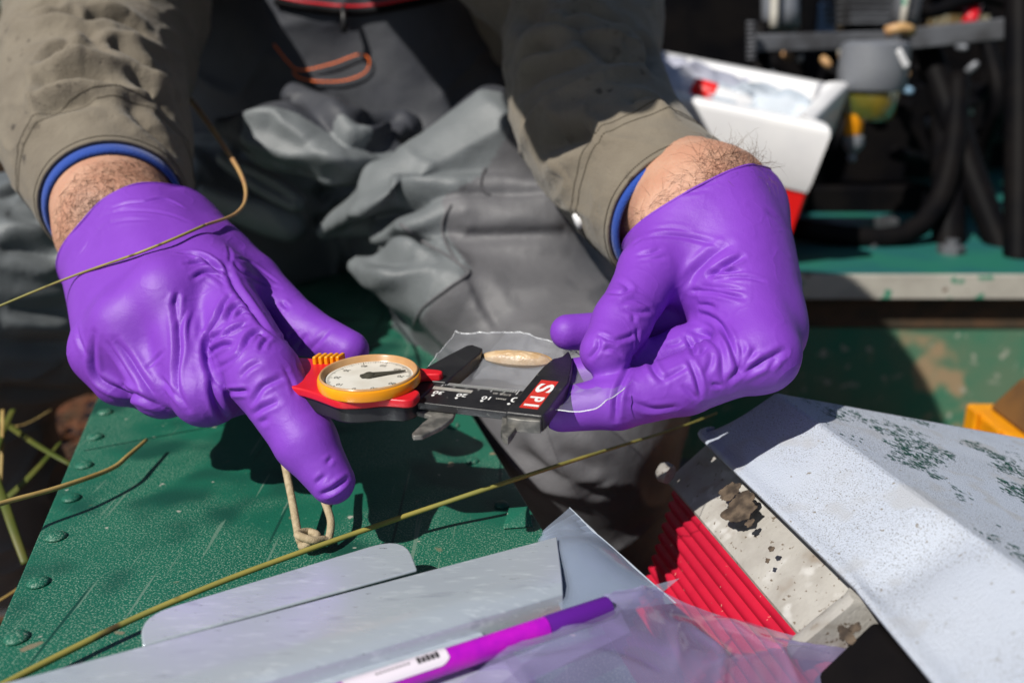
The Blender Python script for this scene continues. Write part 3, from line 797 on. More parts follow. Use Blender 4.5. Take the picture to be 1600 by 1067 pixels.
# ================================================================== aluminium clipboard in the foreground
def build_clipboard():
    z0 = .020
    cb = thing("clipboard", PZ(420, 1060, .0), "aluminium form-holder clipboard with wide metal clip in the near foreground", "clipboard")
    # line of the clip edge on a plane z0
    e0 = PZ(870, 838, z0); e1 = PZ(30, 1060, z0)
    t = unit(e1 - e0); n = np.array([t[1], -t[0], 0]);  n = n if n[1] < 0 else -n    # n towards the lens
    def c(a, b, z): return e0 + t*a + n*b + np.array([0, 0, z - z0])
    L = float(np.linalg.norm(e1 - e0)) + .12
    # clip: flat plate, then rolled down edge towards the lens
    pL = PZ(880, 942, z0 - .004); a1 = float((pL - e0) @ t); b1 = float((pL - e0) @ n); kb = b1/.048
    prof = [(0.0, -.0010), (.0, .0), (.030, .0016), (.041, .0012), (.046, -.0012), (.0485, -.006), (.049, -.012), (.0478, -.012), (.0470, -.006), (.0448, -.0022), (.0405, -.0002), (.030, .0004)]
    mb = MB(); V = []
    for a in (0.0, L):
        V += [c(a + (a1*b*kb/b1 if a == 0 else .0), b*kb, z0 + h) for b, h in prof]
    k = len(prof)
    F = [(i, (i+1) % k, k + (i+1) % k, k + i) for i in range(k)] + [tuple(range(k-1, -1, -1)), tuple(range(k, 2*k))]
    mb.add(V, F).build("clip_plate", M_alu, cb, bevel=.0006)
    # raised finger tab behind
    tl = PZ(216, 955, z0); tr = PZ(632, 830, z0); br = PZ(652, 886, z0 - .001); bl = PZ(222, 1004, z0 - .001)
    nt = np.array([0, 0, 1.0])
    def round_corner(p, a, b, r, m=6):
        a = unit(a - p); b = unit(b - p); out = []
        for i in range(m+1):
            s_ = i/m; q = p + a*r*(1-s_)**2 + b*r*s_**2
            out.append(q)
        return out
    pts = [bl] + round_corner(tl, bl, tr, .012) + round_corner(tr, tl, br, .016) + [br]
    MB().prism([np.array([p[0], p[1], z0 - .0035]) for p in pts], nt, 0, .0016).build("finger_tab", M_alu, cb, bevel=.0007)
    # box body under the clip
    MB().box(c(L/2 + .03, .14, z0 - .012), t, n, Z3, L/2 - .02, .12, .0065).build("form_box", M_alu, cb, bevel=.002)
    return cb, c, z0
clip, CLIP, CLIPZ = build_clipboard()

def sheet(name, corners, mat, nu=24, nv=24, amp=.0, sc=20, seed=0, parent=None, bulge=0.0, seam=None):
    a, b, c_, d = [np.asarray(p, float) for p in corners]        # a-b top edge, d-c bottom edge
    nn = unit(np.cross(b - a, d - a))
    if nn[2] < 0: nn = -nn
    def fn(u, v):
        p = (a*(1-u) + b*u)*(1-v) + (d*(1-u) + c_*u)*v
        k = Vector((p[0]*sc + seed, p[1]*sc, p[2]*sc))
        return p + nn*(amp*(noise.noise(k) + .5*noise.noise(k*2.3)) + bulge*math.sin(math.pi*u)*math.sin(math.pi*v))
    o = MB().grid(fn, nu, nv).build(name, mat, parent, smooth=True)
    return o, fn

# stack of small zip bags fanned out beside the clip
st0 = [(850, 828), (892, 792), (1005, 905), (880, 946)]
for i in range(5):
    ang = i*.035; zz = .010 + i*.0016
    pts = []
    for (x, y) in ((848 - i*2, 830 + i*3), (890 + i*9, 793 + i*9), (1000 + i*14, 902 + i*10), (884 - i, 946 + i*4)):
        pts.append(PZ(x, y, zz))
    o, fn = sheet("zip_bag", [pts[0], pts[1], pts[2], pts[3]], M_film3, 16, 16, .0008, 40, i, bulge=.006)
    tag(o, ["lowest bag of the clear zip bag stack beside the clipboard, reaching farthest back", "second lowest clear bag in the fanned zip bag stack beside clipboard", "middle clear bag in the fanned zip bag stack beside clipboard",
            "second from top clear bag in the fanned stack beside clipboard", "topmost clear bag of the fanned stack, nearest the purple pen"][i], "zip bag", "fanned stack of zip bags")
    MB().tube([fn(1, v/8) for v in range(9)], .00022, 6).build("side_seam", M_filmseam, o)

# big crumpled clear bag over the cooler corner, and the sheet below the pen
def big_bag():
    z = .034
    A = P(820, 1010, .285); 
    ctrl = {(0, 0): P(965, 930, .335), (1, 0): P(1180, 965, .345), (2, 0): P(1480, 1075, .33),
            (0, 1): P(880, 985, .315), (1, 1): P(1150, 1020, .315), (2, 1): P(1400, 1120, .31),
            (0, 2): P(690, 1110, .27), (1, 2): P(1050, 1150, .28), (2, 2): P(1350, 1220, .285)}
    def bez(p, q, r, t): return p*(1-t)**2 + q*2*t*(1-t) + r*t*t
    def fn(u, v):
        rows = [bez(ctrl[(0, j)], ctrl[(1, j)]*1.0, ctrl[(2, j)], u) for j in range(3)]
        p = bez(rows[0], rows[1], rows[2], v)
        k = Vector((p[0]*13 + 3, p[1]*16, p[2]*16))
        f = 1 - 2*abs(noise.noise(k)); f = .8*f*abs(f) + .25*(1 - 2*abs(noise.noise(k*3.1)))**3
        return p + np.array([0, .2, 1.0])*(.007*f + .012*math.sin(math.pi*min(1, u*1.2))*math.sin(math.pi*v*.6))
    mb = MB().grid(fn, 110, 90)
    o = mb.build("plastic_bag", M_film2, smooth=True)
    tag(o, "large crumpled clear plastic bag lying over cooler edge at the bottom", "bag")
    return o
big_bag()
o, fn = sheet("plastic_sheet", [P(930, 935, .33), P(1062, 903, .345), P(1010, 945, .335), P(925, 985, .318)], M_film3, 10, 10, .001, 30, 2)
tag(o, "pointed bluish corner of clear plastic sheet beyond the pen tip", "plastic sheet")
o, fn = sheet("plastic_sleeve", [P(470, 1090, .290), P(960, 935, .327), P(985, 985, .315), P(560, 1200, .262)], M_film2, 20, 20, .0012, 30, 5)
tag(o, "milky clear plastic sleeve lying under the purple pen", "plastic sleeve")

# purple pen
def build_pen():
    p1 = P(952, 948, .322); p0 = P(470, 1108, .272)
    pen = thing("purple_pen", (p0 + p1)/2, "purple translucent pen with white label in the near foreground", "pen")
    t = unit(p1 - p0); L = float(np.linalg.norm(p1 - p0)); r = .0041
    b = p0 + t*(L*.765)
    MB().lathe(p0, t, [(.0015, -.04), (r*.9, -.02), (r, 0), (r, L*.765)], 24).build("barrel", M_purplepen, pen, smooth=True, sharp=40)
    MB().lathe(b, t, [(r*1.005, 0.0002), (r*1.03, .002), (r*1.03, L*.225), (r*.95, L*.232), (r*.3, L*.235)], 24).build("grip", M_pencap, pen, smooth=True, sharp=40)
    # label strip curved round the upper near side of the barrel
    view = unit(CAMV - (p0 + t*L*.4)); a = unit(view - t*(view @ t)); a = unit(a*1.0 + np.cross(t, a)*-.9 if np.cross(t, a)[2] < 0 else a + np.cross(t, a)*.9)
    bb = np.cross(t, a)
    s0, s1 = L*.12, L*.43
    def lab(u, v):
        th = (v - .5)*1.9; e = min(1.0, 6*min(u, 1-u) + .6)
        th *= e
        return p0 + t*(s0 + (s1 - s0)*u) + (a*math.cos(th) + bb*math.sin(th))*(r*1.06)
    lb = MB().grid(lab, 24, 12).build("white_label", M_penlabel, pen, smooth=True)
    def ink(u0, u1, v0, v1):
        return MB().grid(lambda u, v: lab(u0 + (u1-u0)*u, v0 + (v1-v0)*v) + (a*.00012), 6, 4)
    for k in range(5):
        ink(.70 + k*.045, .735 + k*.045, .32 + .05*(k % 2), .66).build("black_print", M_ink, lb)
    for k in range(9):
        ink(.30 + k*.038, .322 + k*.038, .46, .54).build("small_print", M_ink, lb)
build_pen()

# ================================================================== cord loop on the bench
def cord():
    k = PZ(478, 852, .004)
    path = [P(438, 690, .425), P(447, 735, .418), P(458, 790, .404), P(466, 835, .392), k + np.array([-.002, 0, .001]), k + np.array([.0, -.004, .002]), k + np.array([.005, .001, .004]), k + np.array([.0, .005, .004]), k + np.array([-.003, -.001, .006]),
            k + np.array([.004, -.004, .005]), k + np.array([.008, .0, .003]), P(513, 843, .3935), P(517, 815, .397), P(508, 785, .402), P(494, 752, .41), P(478, 715, .418)]
    o = MB().tube(smooth_path(np.array(path), .001), .00175, 12).build("cord_loop", M_cord, smooth=True)
    tag(o, "tan braided cord loop knotted to the bench below the fingertip", "cord")
cord()

# ================================================================== stems and blades
def stem(name, pts, rad, mat, label, cat="grass stem", group=None, flat=1.0):
    path = smooth_path(np.array([list(p) for p in pts]), .004)
    n = len(path); t = np.linspace(0, 1, n)
    r = np.interp(t, np.linspace(0, 1, len(rad)), rad)
    r = r*(1 + .06*np.array([noise.noise(Vector((i*.21, 3.3, 0))) for i in range(n)]))
    o = MB().tube(path, list(r), 8, flat=flat).build(name, mat, smooth=True)
    return tag(o, label, cat, group)
Zs = lambda px, py, z: PZ(px, py, z)
stem("long_grass_stem", [Zs(1120, 645, .004), Zs(1060, 668, .008), Zs(900, 718, .018), Zs(780, 757, .020), Zs(660, 797, .014), Zs(540, 838, .011), Zs(430, 877, .010), Zs(330, 915, .009), Zs(212, 965, .007), Zs(120, 1010, .006), Zs(30, 1056, .006), Zs(-80, 1115, .006)],
     [.0005, .0007, .0009, .0011, .0012, .0012, .0013, .0014], M_olive, "long olive and straw stem crossing the bench in front of the hands")
stem("dry_grass_stem", [Zs(-60, 812, .02), Zs(0, 787, .018), Zs(90, 762, .016), Zs(172, 733, .013), Zs(200, 712, .012), Zs(229, 687, .011)], [.0012, .0013, .0013, .0012, .0009], M_straw, "short dry straw stem resting on the bench's left edge")
W_ = -.27
for pts, r, m, lab in (
    ([(20, 640, .62), (-10, 720, .56), (12, 800, .52), (40, 880, .50)], [.003, .004, .004, .003], M_grass, "upright olive grass blade at the left edge, left of the rivets"),
    ([(-20, 640, .66), (50, 690, .60), (110, 725, .58), (150, 745, .60)], [.0035, .0035, .003, .002], M_grass, "broad green blade slanting down towards the bench at left"),
    ([(95, 690, .62), (60, 730, .58), (20, 770, .56), (-20, 800, .55)], [.0015, .003, .004, .004], M_grass, "short wide olive blade under the bench's left edge"),
    ([(4, 640, .60), (3, 700, .58), (0, 770, .57)], [.0016, .0016, .0014], M_straw, "thin pale straw stalk at the far left edge"),
    ([(-20, 950, .48), (20, 925, .50), (50, 905, .52)], [.002, .002, .0015], M_straw, "short straw stalk near the lower left corner"),
    ([(-30, 660, .70), (30, 665, .68), (80, 640, .68)], [.0016, .0016, .001], M_straw, "thin brown stalk below the left knee")):
    stem("grass_blade", [P(*p) for p in pts], [x*.7 for x in r], m, lab, "grass blade", "grass at the left edge", flat=.35)
# ================================================================== DIAL CALIPER
def text_mesh(body, size, origin, xd, yd, name, mat, parent, bold=0.0, sx=1.0):
    cu = bpy.data.curves.new(name, 'FONT'); cu.body = body; cu.size = size; cu.align_x = 'CENTER'; cu.align_y = 'CENTER'; cu.offset = bold; cu.resolution_u = 3
    tmp = bpy.data.objects.new(name, cu); COL.objects.link(tmp)
    bpy.context.view_layer.update()
    me0 = bpy.data.meshes.new_from_object(tmp.evaluated_get(bpy.context.evaluated_depsgraph_get()))
    V = [np.asarray(origin) + np.asarray(xd)*v.co.x*sx + np.asarray(yd)*v.co.y for v in me0.vertices]
    F = [tuple(p.vertices) for p in me0.polygons]
    bpy.data.objects.remove(tmp, do_unlink=True); bpy.data.curves.remove(cu)
    return MB().add(V, F).build(name, mat, parent)

def build_caliper():
    O = P(795, 630, .3627)                                  # zero mark on the beam
    u = unit([.94551, -.32519, .01616])                     # along the beam, to the right
    v = np.array([.32446, .94519, .03659]); v = unit(v - u*(v @ u))      # towards the jaw tips
    n = np.cross(u, v)                                      # out of the face
    mm = .00112
    cal = thing("dial_caliper", O - n*.01, "black and red dial caliper with yellow ringed dial, held over the bench", "caliper")
    def q(x, y, z): return O + u*x*mm + v*y*mm + n*z*mm
    def chaikin(pts, it=2):
        for _ in range(it):
            pts = [x for i in range(len(pts)) for x in ((pts[i][0]*.8 + pts[(i+1) % len(pts)][0]*.2, pts[i][1]*.8 + pts[(i+1) % len(pts)][1]*.2), (pts[i][0]*.2 + pts[(i+1) % len(pts)][0]*.8, pts[i][1]*.2 + pts[(i+1) % len(pts)][1]*.8))]
        return pts
    def plate(pts, z0, z1, name, mat, bev=.0006, par=None):
        return MB().prism([q(x, y, 0) for x, y in pts], n, z0*mm, z1*mm).build(name, mat, par or cal, bevel=bev)
    plate([(-150, -7.6), (6, -7.6), (6, 12.5), (-150, 12.5)], -3.2, 0, "beam", M_black, .0005)
    plate([(3, -11.8), (16.4, -11.8), (16.8, -8), (16.8, 20), (14.2, 34), (12, 43), (9.6, 49), (7.6, 53), (7.2, 50), (6.9, 46), (5.6, 44), (4, 42.5), (2.9, 34), (2.7, 27), (2.7, 9), (2.8, -4.4)], -4.2, 2.2, "fixed_jaw", M_black, .0008)
    plate([(.8, -9.5), (-.3, -7), (6.9, -9.0), (7.5, -16), (7.6, -19), (7.5, -23), (5.0, -21), (3.2, -18)], -5.2, -2.2, "inside_jaw", M_worn, .0005)
    plate([(3.4, -11.6), (16.0, -11.6), (16.2, -13.4), (8.5, -14.2), (4.0, -13.6)], -4.0, .9, "jaw_foot", M_worn, .0005)
    plate([(-42, 10), (-42.6, 23.7), (-39.7, 38), (-36.4, 50.8), (-34.4, 52.3), (-28.6, 49.2), (-27.4, 43), (-28.3, 26), (-28.8, 10)], -4.8, 1.2, "moving_jaw", M_black, .0008)
    plate([(-34, -8.3), (-33, -4.2), (-19.2, -4), (-17.9, -9.7), (-18.9, -17.8), (-22.4, -26.4), (-25.4, -27.7), (-26.7, -26), (-26.8, -16.7), (-26, -10.8)], -5.4, -3.4, "inside_jaw", M_worn, .0006)
    hous = [(-31.9, 15.3), (-30.9, 11), (-37.9, 9.2), (-38.8, 5), (-38.6, -4.9), (-31.4, -6.1), (-30.7, -15.7), (-42.4, -16.6), (-48.3, -20.5), (-56, -23.4), (-64.6, -19.9), (-72.9, -16.8), (-84, -15), (-100, -13), (-104, -6), (-103, 8), (-97, 13.0), (-85.1, 13.4), (-74, 13.5), (-64, 15.5), (-54, 16.2), (-44, 14.6)]
    ins = [(x*.995 - .3, y*.95) for x, y in hous]
    sb = [(-32.5, 14), (-32.5, -13.6)] + [(x - .2, y*.93 if y > 0 else y*.90) for x, y in hous[7:]]
    plate(chaikin(sb), -6.0, .6, "slider_body", M_black, .0012)
    plate(chaikin(hous), .62, 4.0, "red_cover", M_red, .0010)
    # dial
    cx, cy = -53.6, -4.2
    c0 = q(cx, cy, 0); R = 19.2*mm
    bz_ = MB().lathe(c0, n, [(R*.95, .0041), (R*.99, .0046), (R*1.0, .0056), (R*1.0, .0074), (R*.985, .0084), (R*.955, .0089)], 72); bz_.f = bz_.f[:-1]; bz_.build("yellow_bezel", M_yellow, cal, smooth=True, sharp=32)
    prof = [(R*.954, .0090), (R*.945, .0096), (R*.925, .0097), (R*.905, .0092), (R*.87, .0074), (R*.855, .0070)]
    A = unit(np.cross(n, u)); Bv = np.cross(n, A); N_ = 72
    V = [c0 + n*h + (A*math.cos(2*math.pi*j/N_) + Bv*math.sin(2*math.pi*j/N_))*r for r, h in prof for j in range(N_)]
    F = [(i*N_+j, i*N_+(j+1) % N_, (i+1)*N_+(j+1) % N_, (i+1)*N_+j) for i in range(len(prof)-1) for j in range(N_)]
    MB().add(V, F).build("amber_rim", M_bezel, cal, smooth=True)
    hf = .0070
    face = MB().lathe(c0, n, [(R*.862, .0060), (R*.860, hf)], 72).build("dial_face", M_dial, cal)
    tk = MB()
    for k in range(100):
        th = 2*math.pi*k/100; e = -v*math.cos(th) - u*math.sin(th); s_ = np.cross(n, e)
        L = .10 if k % 10 == 0 else (.075 if k % 5 == 0 else .055); w = (.00011 if k % 5 else .00017)
        p0 = c0 + n*(hf + .0001) + e*R*.82; p1 = c0 + n*(hf + .0001) + e*R*(.82 - L)
        tk.add([p0 - s_*w, p0 + s_*w, p1 + s_*w, p1 - s_*w], [(0, 1, 2, 3)])
    tk.build("tick_marks", M_dialink, face)
    for k in range(10):
        th = 2*math.pi*k/10; e = -v*math.cos(th) - u*math.sin(th)
        text_mesh(str(k*10), .0031, c0 + n*(hf + .0001) + e*R*.62, -u, -v, "dial_number", M_dialink, face)
    nd = unit(u*.90 + v*.62); ns = np.cross(n, nd)
    MB().prism([c0 + n*(hf + .0006) + nd*R*a + ns*R*b for a, b in ((-.16, -.05), (-.18, .0), (-.16, .05), (.0, .105), (.10, .09), (.35, .045), (.70, .014), (.72, 0), (.70, -.014), (.35, -.045), (.10, -.09), (.0, -.105))], n, 0, .0006).build("needle", M_dialink, cal)
    MB().lathe(c0, n, [(R*.105, hf + .0002), (R*.105, hf + .0014), (R*.07, hf + .0018)], 24).build("needle_hub", M_dialink, cal, smooth=True, sharp=40)
    tw = MB()
    for k in range(5):
        tw.box(q(-84 + k*2.2, 9.8 + k*.7, 4.8), u, v, n, .00095, .0030, .0026)
    tw.build("thumb_wheel", M_yellow, cal, bevel=.0006)
    # printed scale on the beam
    for i in range(0, 31):
        L = 4.2 if i % 5 == 0 else 2.6
        z = .12
        MB().add([q(-i-.13, 12.2, z), q(-i+.13, 12.2, z), q(-i+.13, 12.2-L, z), q(-i-.13, 12.2-L, z)], [(0, 1, 2, 3)]).build("scale_mark", M_white, cal)
    for i in range(24):
        x = -17 - i*.85
        MB().add([q(x-.22, 7.6, .12), q(x+.22, 7.6, .12), q(x+.22, 4.8, .12), q(x-.22, 4.8, .12)], [(0, 1, 2, 3)]).build("vernier_mark", M_dial, cal)
    for val, x in (("0", 1.2), ("10", -9.2), ("20", -19.2), ("30", -28.6)):
        text_mesh(val, .0070 if val == "0" else .0046, q(x, 2.3 if val != "0" else 3.6, .14), -u, -v, "scale_number", M_white, cal, bold=.00010)
        MB().lathe(q(x - 1.0, -.6, .02), n, [(.00072, 0), (.00068, .00014)], 12).build("scale_dot", M_white, cal)
    text_mesh("mm", .0030, q(-4.0, 2.6, .14), -u, -v, "unit_print", M_dial, cal)
    text_mesh("1/16 in", .0030, q(-5.0, 7.0, .14), -u, -v, "unit_print", M_dial, cal)
    # logo plate on the fixed jaw
    ja = v; jb = u
    lc = q(9.8, 6.0, 2.25); ha = .0148; hb_ = .0038
    MB().add([lc - ja*ha - jb*hb_, lc - ja*ha + jb*hb_, lc + ja*ha + jb*hb_, lc + ja*ha - jb*hb_], [(0, 1, 2, 3)]).build("logo_plate", M_redprint, cal)
    text_mesh("S", .0096, lc + ja*.0062 + n*.00012, -ja, jb, "logo_letter", M_white, cal, bold=.00022, sx=2.3)
    text_mesh("P", .0080, lc - ja*.0052 + n*.00012, -ja, jb, "logo_letter", M_white, cal, bold=.00025, sx=1.25)
    text_mesh("I", .0080, lc - ja*.0118 + n*.00012, -ja, jb, "logo_letter", M_white, cal, bold=.00035, sx=1.2)
    return cal, q, u, v, n
caliper, CQ, CU, CV, CN = build_caliper()

# specimen between the jaws
def specimen():
    sp = thing("shell_specimen", CQ(-13, 47, -6), "tan oval shell with brown rim inside the clear bag, between the caliper jaws", "shell")
    c = CQ(-13.5, 48.5, -2.0); a = unit(CU + CV*.05); b = unit(CV*.95 + CN*.25); d = np.cross(a, b)
    def fn(u_, v_):
        th = 2*math.pi*u_; r = v_
        wob = 1 + .035*noise.noise(Vector((math.cos(th)*2, math.sin(th)*2, 1.1)))
        h = .0040*(1 - r*r)**.6 + .0007*noise.noise(Vector((math.cos(th)*r*5, math.sin(th)*r*5, 7.7)))*(1-r)
        return c + a*.0170*r*wob*math.cos(th) + b*.0046*r*wob*math.sin(th) + d*h
    MB().grid(fn, 64, 14).build("shell_body", M_specimen, sp, smooth=True)
    MB().grid(lambda u_, v_: fn(u_, v_) - d*2*((fn(u_, v_) - c) @ d), 64, 14).build("shell_underside", M_specrim, sp, smooth=True)
    MB().tube([fn(.02 + .46*k/64, 1.0) for k in range(65)], [.0004 + .0011*math.sin(math.pi*k/64) for k in range(65)], 8).build("shell_rim", M_specrim, sp, smooth=True)
specimen()

# clear bag held in the right hand, passing between the jaws
def face_at(px, py, z):
    """photo pixel -> point on the plane z (in caliper millimetres) over the caliper face"""
    p0 = CQ(0, 0, z); r = ray(px, py); return CAMV + r*(((p0 - CAMV) @ CN)/(r @ CN))
def sample_bag():
    top = np.array([face_at(*p) for p in ((712, 521, -5), (760, 524, -5), (800, 522, -5), (850, 531, -4.5), (885, 545, -4), (930, 566, -2), (1000, 562, 0))])
    mid = np.array([face_at(*p) for p in ((680, 560, -6), (735, 575, -6), (790, 578, -6), (845, 588, -5.5), (890, 600, -3), (950, 592, 0), (1012, 570, 1))])
    bot = np.array([face_at(*p) for p in ((650, 598, -6), (705, 618, -6), (770, 630, -6), (830, 640, -5), (872, 643, -2), (932, 640, 1.5), (985, 602, 3))])
    T = smooth_path(top, .0022); n = len(T)
    def res(A):
        B = smooth_path(A, .0022); i = np.linspace(0, len(B)-1, n); return np.stack([np.interp(i, np.arange(len(B)), B[:, k]) for k in range(3)], 1)
    M_, B_ = res(mid), res(bot)
    sc = CQ(-13.5, 47, -1.0)
    def fn(a, b, lift=0.0):
        i = a*(n-1); i0 = int(min(i, n-2)); f = i - i0
        t_, q_, b_ = [X[i0]*(1-f) + X[i0+1]*f for X in (T, M_, B_)]
        p = t_*(1-b)*(1-2*b) + q_*4*b*(1-b) + b_*b*(2*b-1)
        k = Vector((p[0]*60, p[1]*60, p[2]*60 + lift*9)); k2 = Vector((a*6, b*2.2, 2 + lift*7))
        c1 = 1 - abs(noise.noise(k))*2; c2 = 1 - abs(noise.noise(k2))*2
        r = p - sc; r = r - CN*(r @ CN)
        bul = .0052*math.exp(-((r @ CU)/.020)**4 - ((r @ CV)/.012)**4)
        return p + CN*(.0005*c1*abs(c1) + .0014*max(0, c2)**4 + (bul + .0006)*lift)
    o = MB().grid(fn, 90, 44).build("sample_bag", M_film, smooth=True)
    tag(o, "clear plastic sample bag pinched by the right hand, holding the shell", "bag")
    MB().grid(lambda a, b: fn(.22 + .56*a, b*.7, 1.0), 60, 30).build("front_film", M_film, o, smooth=True)
    wob = lambda k: .00022*(1 + .7*math.sin(k*2.3)*math.sin(k*.9))
    MB().tube([fn(a/80, 0) for a in range(81)], [wob(a) for a in range(81)], 6).build("top_seam", M_filmedge, o, smooth=True)
    MB().tube([fn(0, b/20) for b in range(21)], .00015, 6).build("side_seam", M_filmedge, o, smooth=True)
    MB().tube([fn(.55 + a/110, 1) for a in range(45)], .0002, 6).build("bottom_seam", M_filmedge, o, smooth=True)
sample_bag()
# ================================================================== PERSON (seated, straddling the bench, leaning over the caliper)
# body: head, neck, torso core, arms down to the wrists - one continuous mesh
HEAD = np.array([-.115, .42, .49])  # out of view; set where it shades the right sleeve
SHR = np.array([-.41, .86, .46]); SHL = np.array([-.04, .86, .43])          # shoulders (image left, image right)
ELA = P(150, 70, .70); WRA = P(182, 352, .503)
ELB = P(900, 60, .70); WRB = P(1092, 318, .463)
CHEST = np.array([-.17, 1.0, .38]); PELV = np.array([-.15, 1.05, .10])
def body_field():
    f = Field((-.55, .25, -.05), (.30, 1.25, .84), .0042)
    f.cone(PELV, CHEST, .09, .10, .02)
    f.cone(SHR, SHL, .065, .065, .05)
    f.chain([CHEST + [0, 0, .05], np.array([-.19, .84, .50]), np.array([-.20, .62, .54]), HEAD + [-.0, .08, -.01]], [.08, .08, .06, .055], .03)
    f.cone(HEAD + [0, .05, .03], HEAD + [0, -.01, .0], .085, .075, .02)             # skull, face
    f.cone(HEAD + [0, -.02, -.03], HEAD + [0, -.045, -.075], .060, .040, .02)       # jaw
    f.cone(HEAD + [0, -.080, .01], HEAD + [0, -.105, -.030], .009, .014, .012)      # nose
    for s in (-1, 1):
        f.cone(HEAD + [s*.082, .03, .01], HEAD + [s*.088, .04, -.035], .014, .010, .008, flat=(1, 0, 0), squash=2.0)
    f.chain([SHR, P(185, -60, .74), P(150, 130, .64), P(172, 265, .556), WRA], [.05, .046, .044, .037, .033], .02)
    f.chain([SHL, P(895, -60, .75), P(908, 90, .66), P(960, 230, .555), P(1034, 300, .495), WRB], [.05, .045, .040, .035, .033, .033], .01)
    # bones of the wrists, going on into the gloves
    f.cone(P(168, 380, .50), P(195, 430, .475), .022, .018, .01); f.cone(P(225, 350, .50), P(250, 400, .475), .020, .018, .01)
    f.cone(P(1060, 345, .452), P(1110, 420, .43), .024, .022, .01); f.cone(P(1140, 305, .468), P(1150, 370, .45), .022, .016, .01)
    return f
V, Q = body_field().mesh(3)
V = sculpt(V, Q, [(1.2, 6, [(1040, 300), (1030, 330), (1042, 360)]), (-1.5, 6, [(1005, 320), (1000, 345), (1010, 370)])])
person = link("person", mesh_np("person", V, Q), M_skin, None, True)
tag(person, "person in canvas jacket, grey waders and purple gloves, seated astride the bench holding a caliper", "person")

# ------------------------------------------------------------------ gloves
def tree(f, pts, rads, k=.003, k0=None):
    f.chain(pts, rads, k, k0)
def thin_skin(V, Q, seed):
    """faint stretch lines all over the thin glove"""
    N = normals_of(V, Q); s = V[::1]
    r = 1 - np.abs(fractal(s*[1, .8, 1.1], 70, seed, 2))*2.2
    m = np.clip(.55 + .9*np.sin(s[:, 0]*70 + seed)*np.sin(s[:, 1]*60)*np.sin(s[:, 2]*75 + 1), 0, 1)
    return V + N*(np.clip(r, 0, 1)**6*.00018*m)[:, None]
def cuff_bead(f, p, nn, ctr, glove):
    """rolled bead that follows the glove's open end"""
    c = ctr - nn*((ctr - p) @ nn) - nn*.0010
    a = unit(np.cross(nn, [0, 0, 1.0])); b = np.cross(nn, a); loop = []
    for k in range(96):
        e = a*math.cos(2*math.pi*k/96) + b*math.sin(2*math.pi*k/96); r = .004; last = None
        while r < .07:
            g = np.round((c + e*r - f.lo)/f.h).astype(int)
            if (g < 0).any() or (g >= f.n).any(): break
            v = f.F[tuple(g)]
            if v > 0: break
            r += .0003
        loop.append(c + e*(r - .0002))
    loop = np.array(loop)
    for _ in range(4): loop = (np.roll(loop, 1, 0) + 2*loop + np.roll(loop, -1, 0))/4
    pts = list(loop) + [loop[0]]
    MB().tube(pts, .00065, 8, caps=False).build("cuff_bead", M_glove, glove, smooth=True)
def glove_left():
    lo = P(60, 480, .47) - .0; 
    f = Field((-.262, .27, .0), (-.045, .56, .20), .0011)
    idx, mid, rng_, lit = P(338, 448, .432), P(266, 462, .420), P(206, 508, .421), P(166, 548, .430)
    w1, w2, w3 = P(174, 396, .495), P(215, 354, .492), P(254, 362, .498)
    for a, b, ra, rb in ((w2, idx, .028, .0150), (w2, mid, .029, .0155), (w1, rng_, .0245, .0155), (w1, lit, .0240, .0145), (w3, idx, .022, .0150), (w1, w3, .0245, .022)):
        f.cone(a, b, ra, rb, .012)
    f.cone(idx, mid, .0150, .0155, .008); f.cone(mid, rng_, .0155, .0150, .008); f.cone(rng_, lit, .0155, .0145, .008)
    # loose flared cuff
    f.cone(P(170, 384, .498), P(252, 345, .505), .0245, .0225, .006)
    # palm underside
    f.cone(P(250, 480, .455), P(300, 520, .46), .026, .024, .01)
    # thumb (beyond the index)
    th = f.like(); th.chain([P(292, 368, .492), P(392, 442, .462), P(470, 514, .441), P(546, 547, .426)], [.021, .0150, .0122, .0094], .004)
    f.merge(th, .012)
    # web
    f.cone(P(330, 400, .468), P(362, 450, .452), .014, .012, .012)
    g = f.like()
    g.chain([idx, P(414, 588, .388), P(478, 690, .379), P(519, 752, .376)], [.0150, .0156, .0131, .0097], .003)
    m = f.like(); m.chain([mid, P(322, 612, .402), P(385, 604, .438), P(400, 570, .450)], [.0155, .0150, .0125, .011], .004)
    r = f.like(); r.chain([rng_, P(256, 604, .413), P(320, 610, .450), P(345, 575, .465)], [.0152, .0140, .0115, .010], .004)
    l = f.like(); l.chain([lit, P(192, 588, .428), P(240, 610, .455), P(270, 575, .47)], [.0145, .0135, .0110, .009], .004)
    h = l; h.merge(r, .006); h.merge(m, .005)
    f.merge(h, .006); f.merge(g, .004)
    # cuff end
    a, b, c = P(116, 428, .485), P(222, 306, .475), P(292, 328, .500)
    nn = unit(np.cross(b - a, c - a)); 
    if nn @ (P(170, 300, .52) - a) < 0: nn = -nn
    f.cut(a, nn); f.cuff = (a, nn)
    return f
K = 16/3
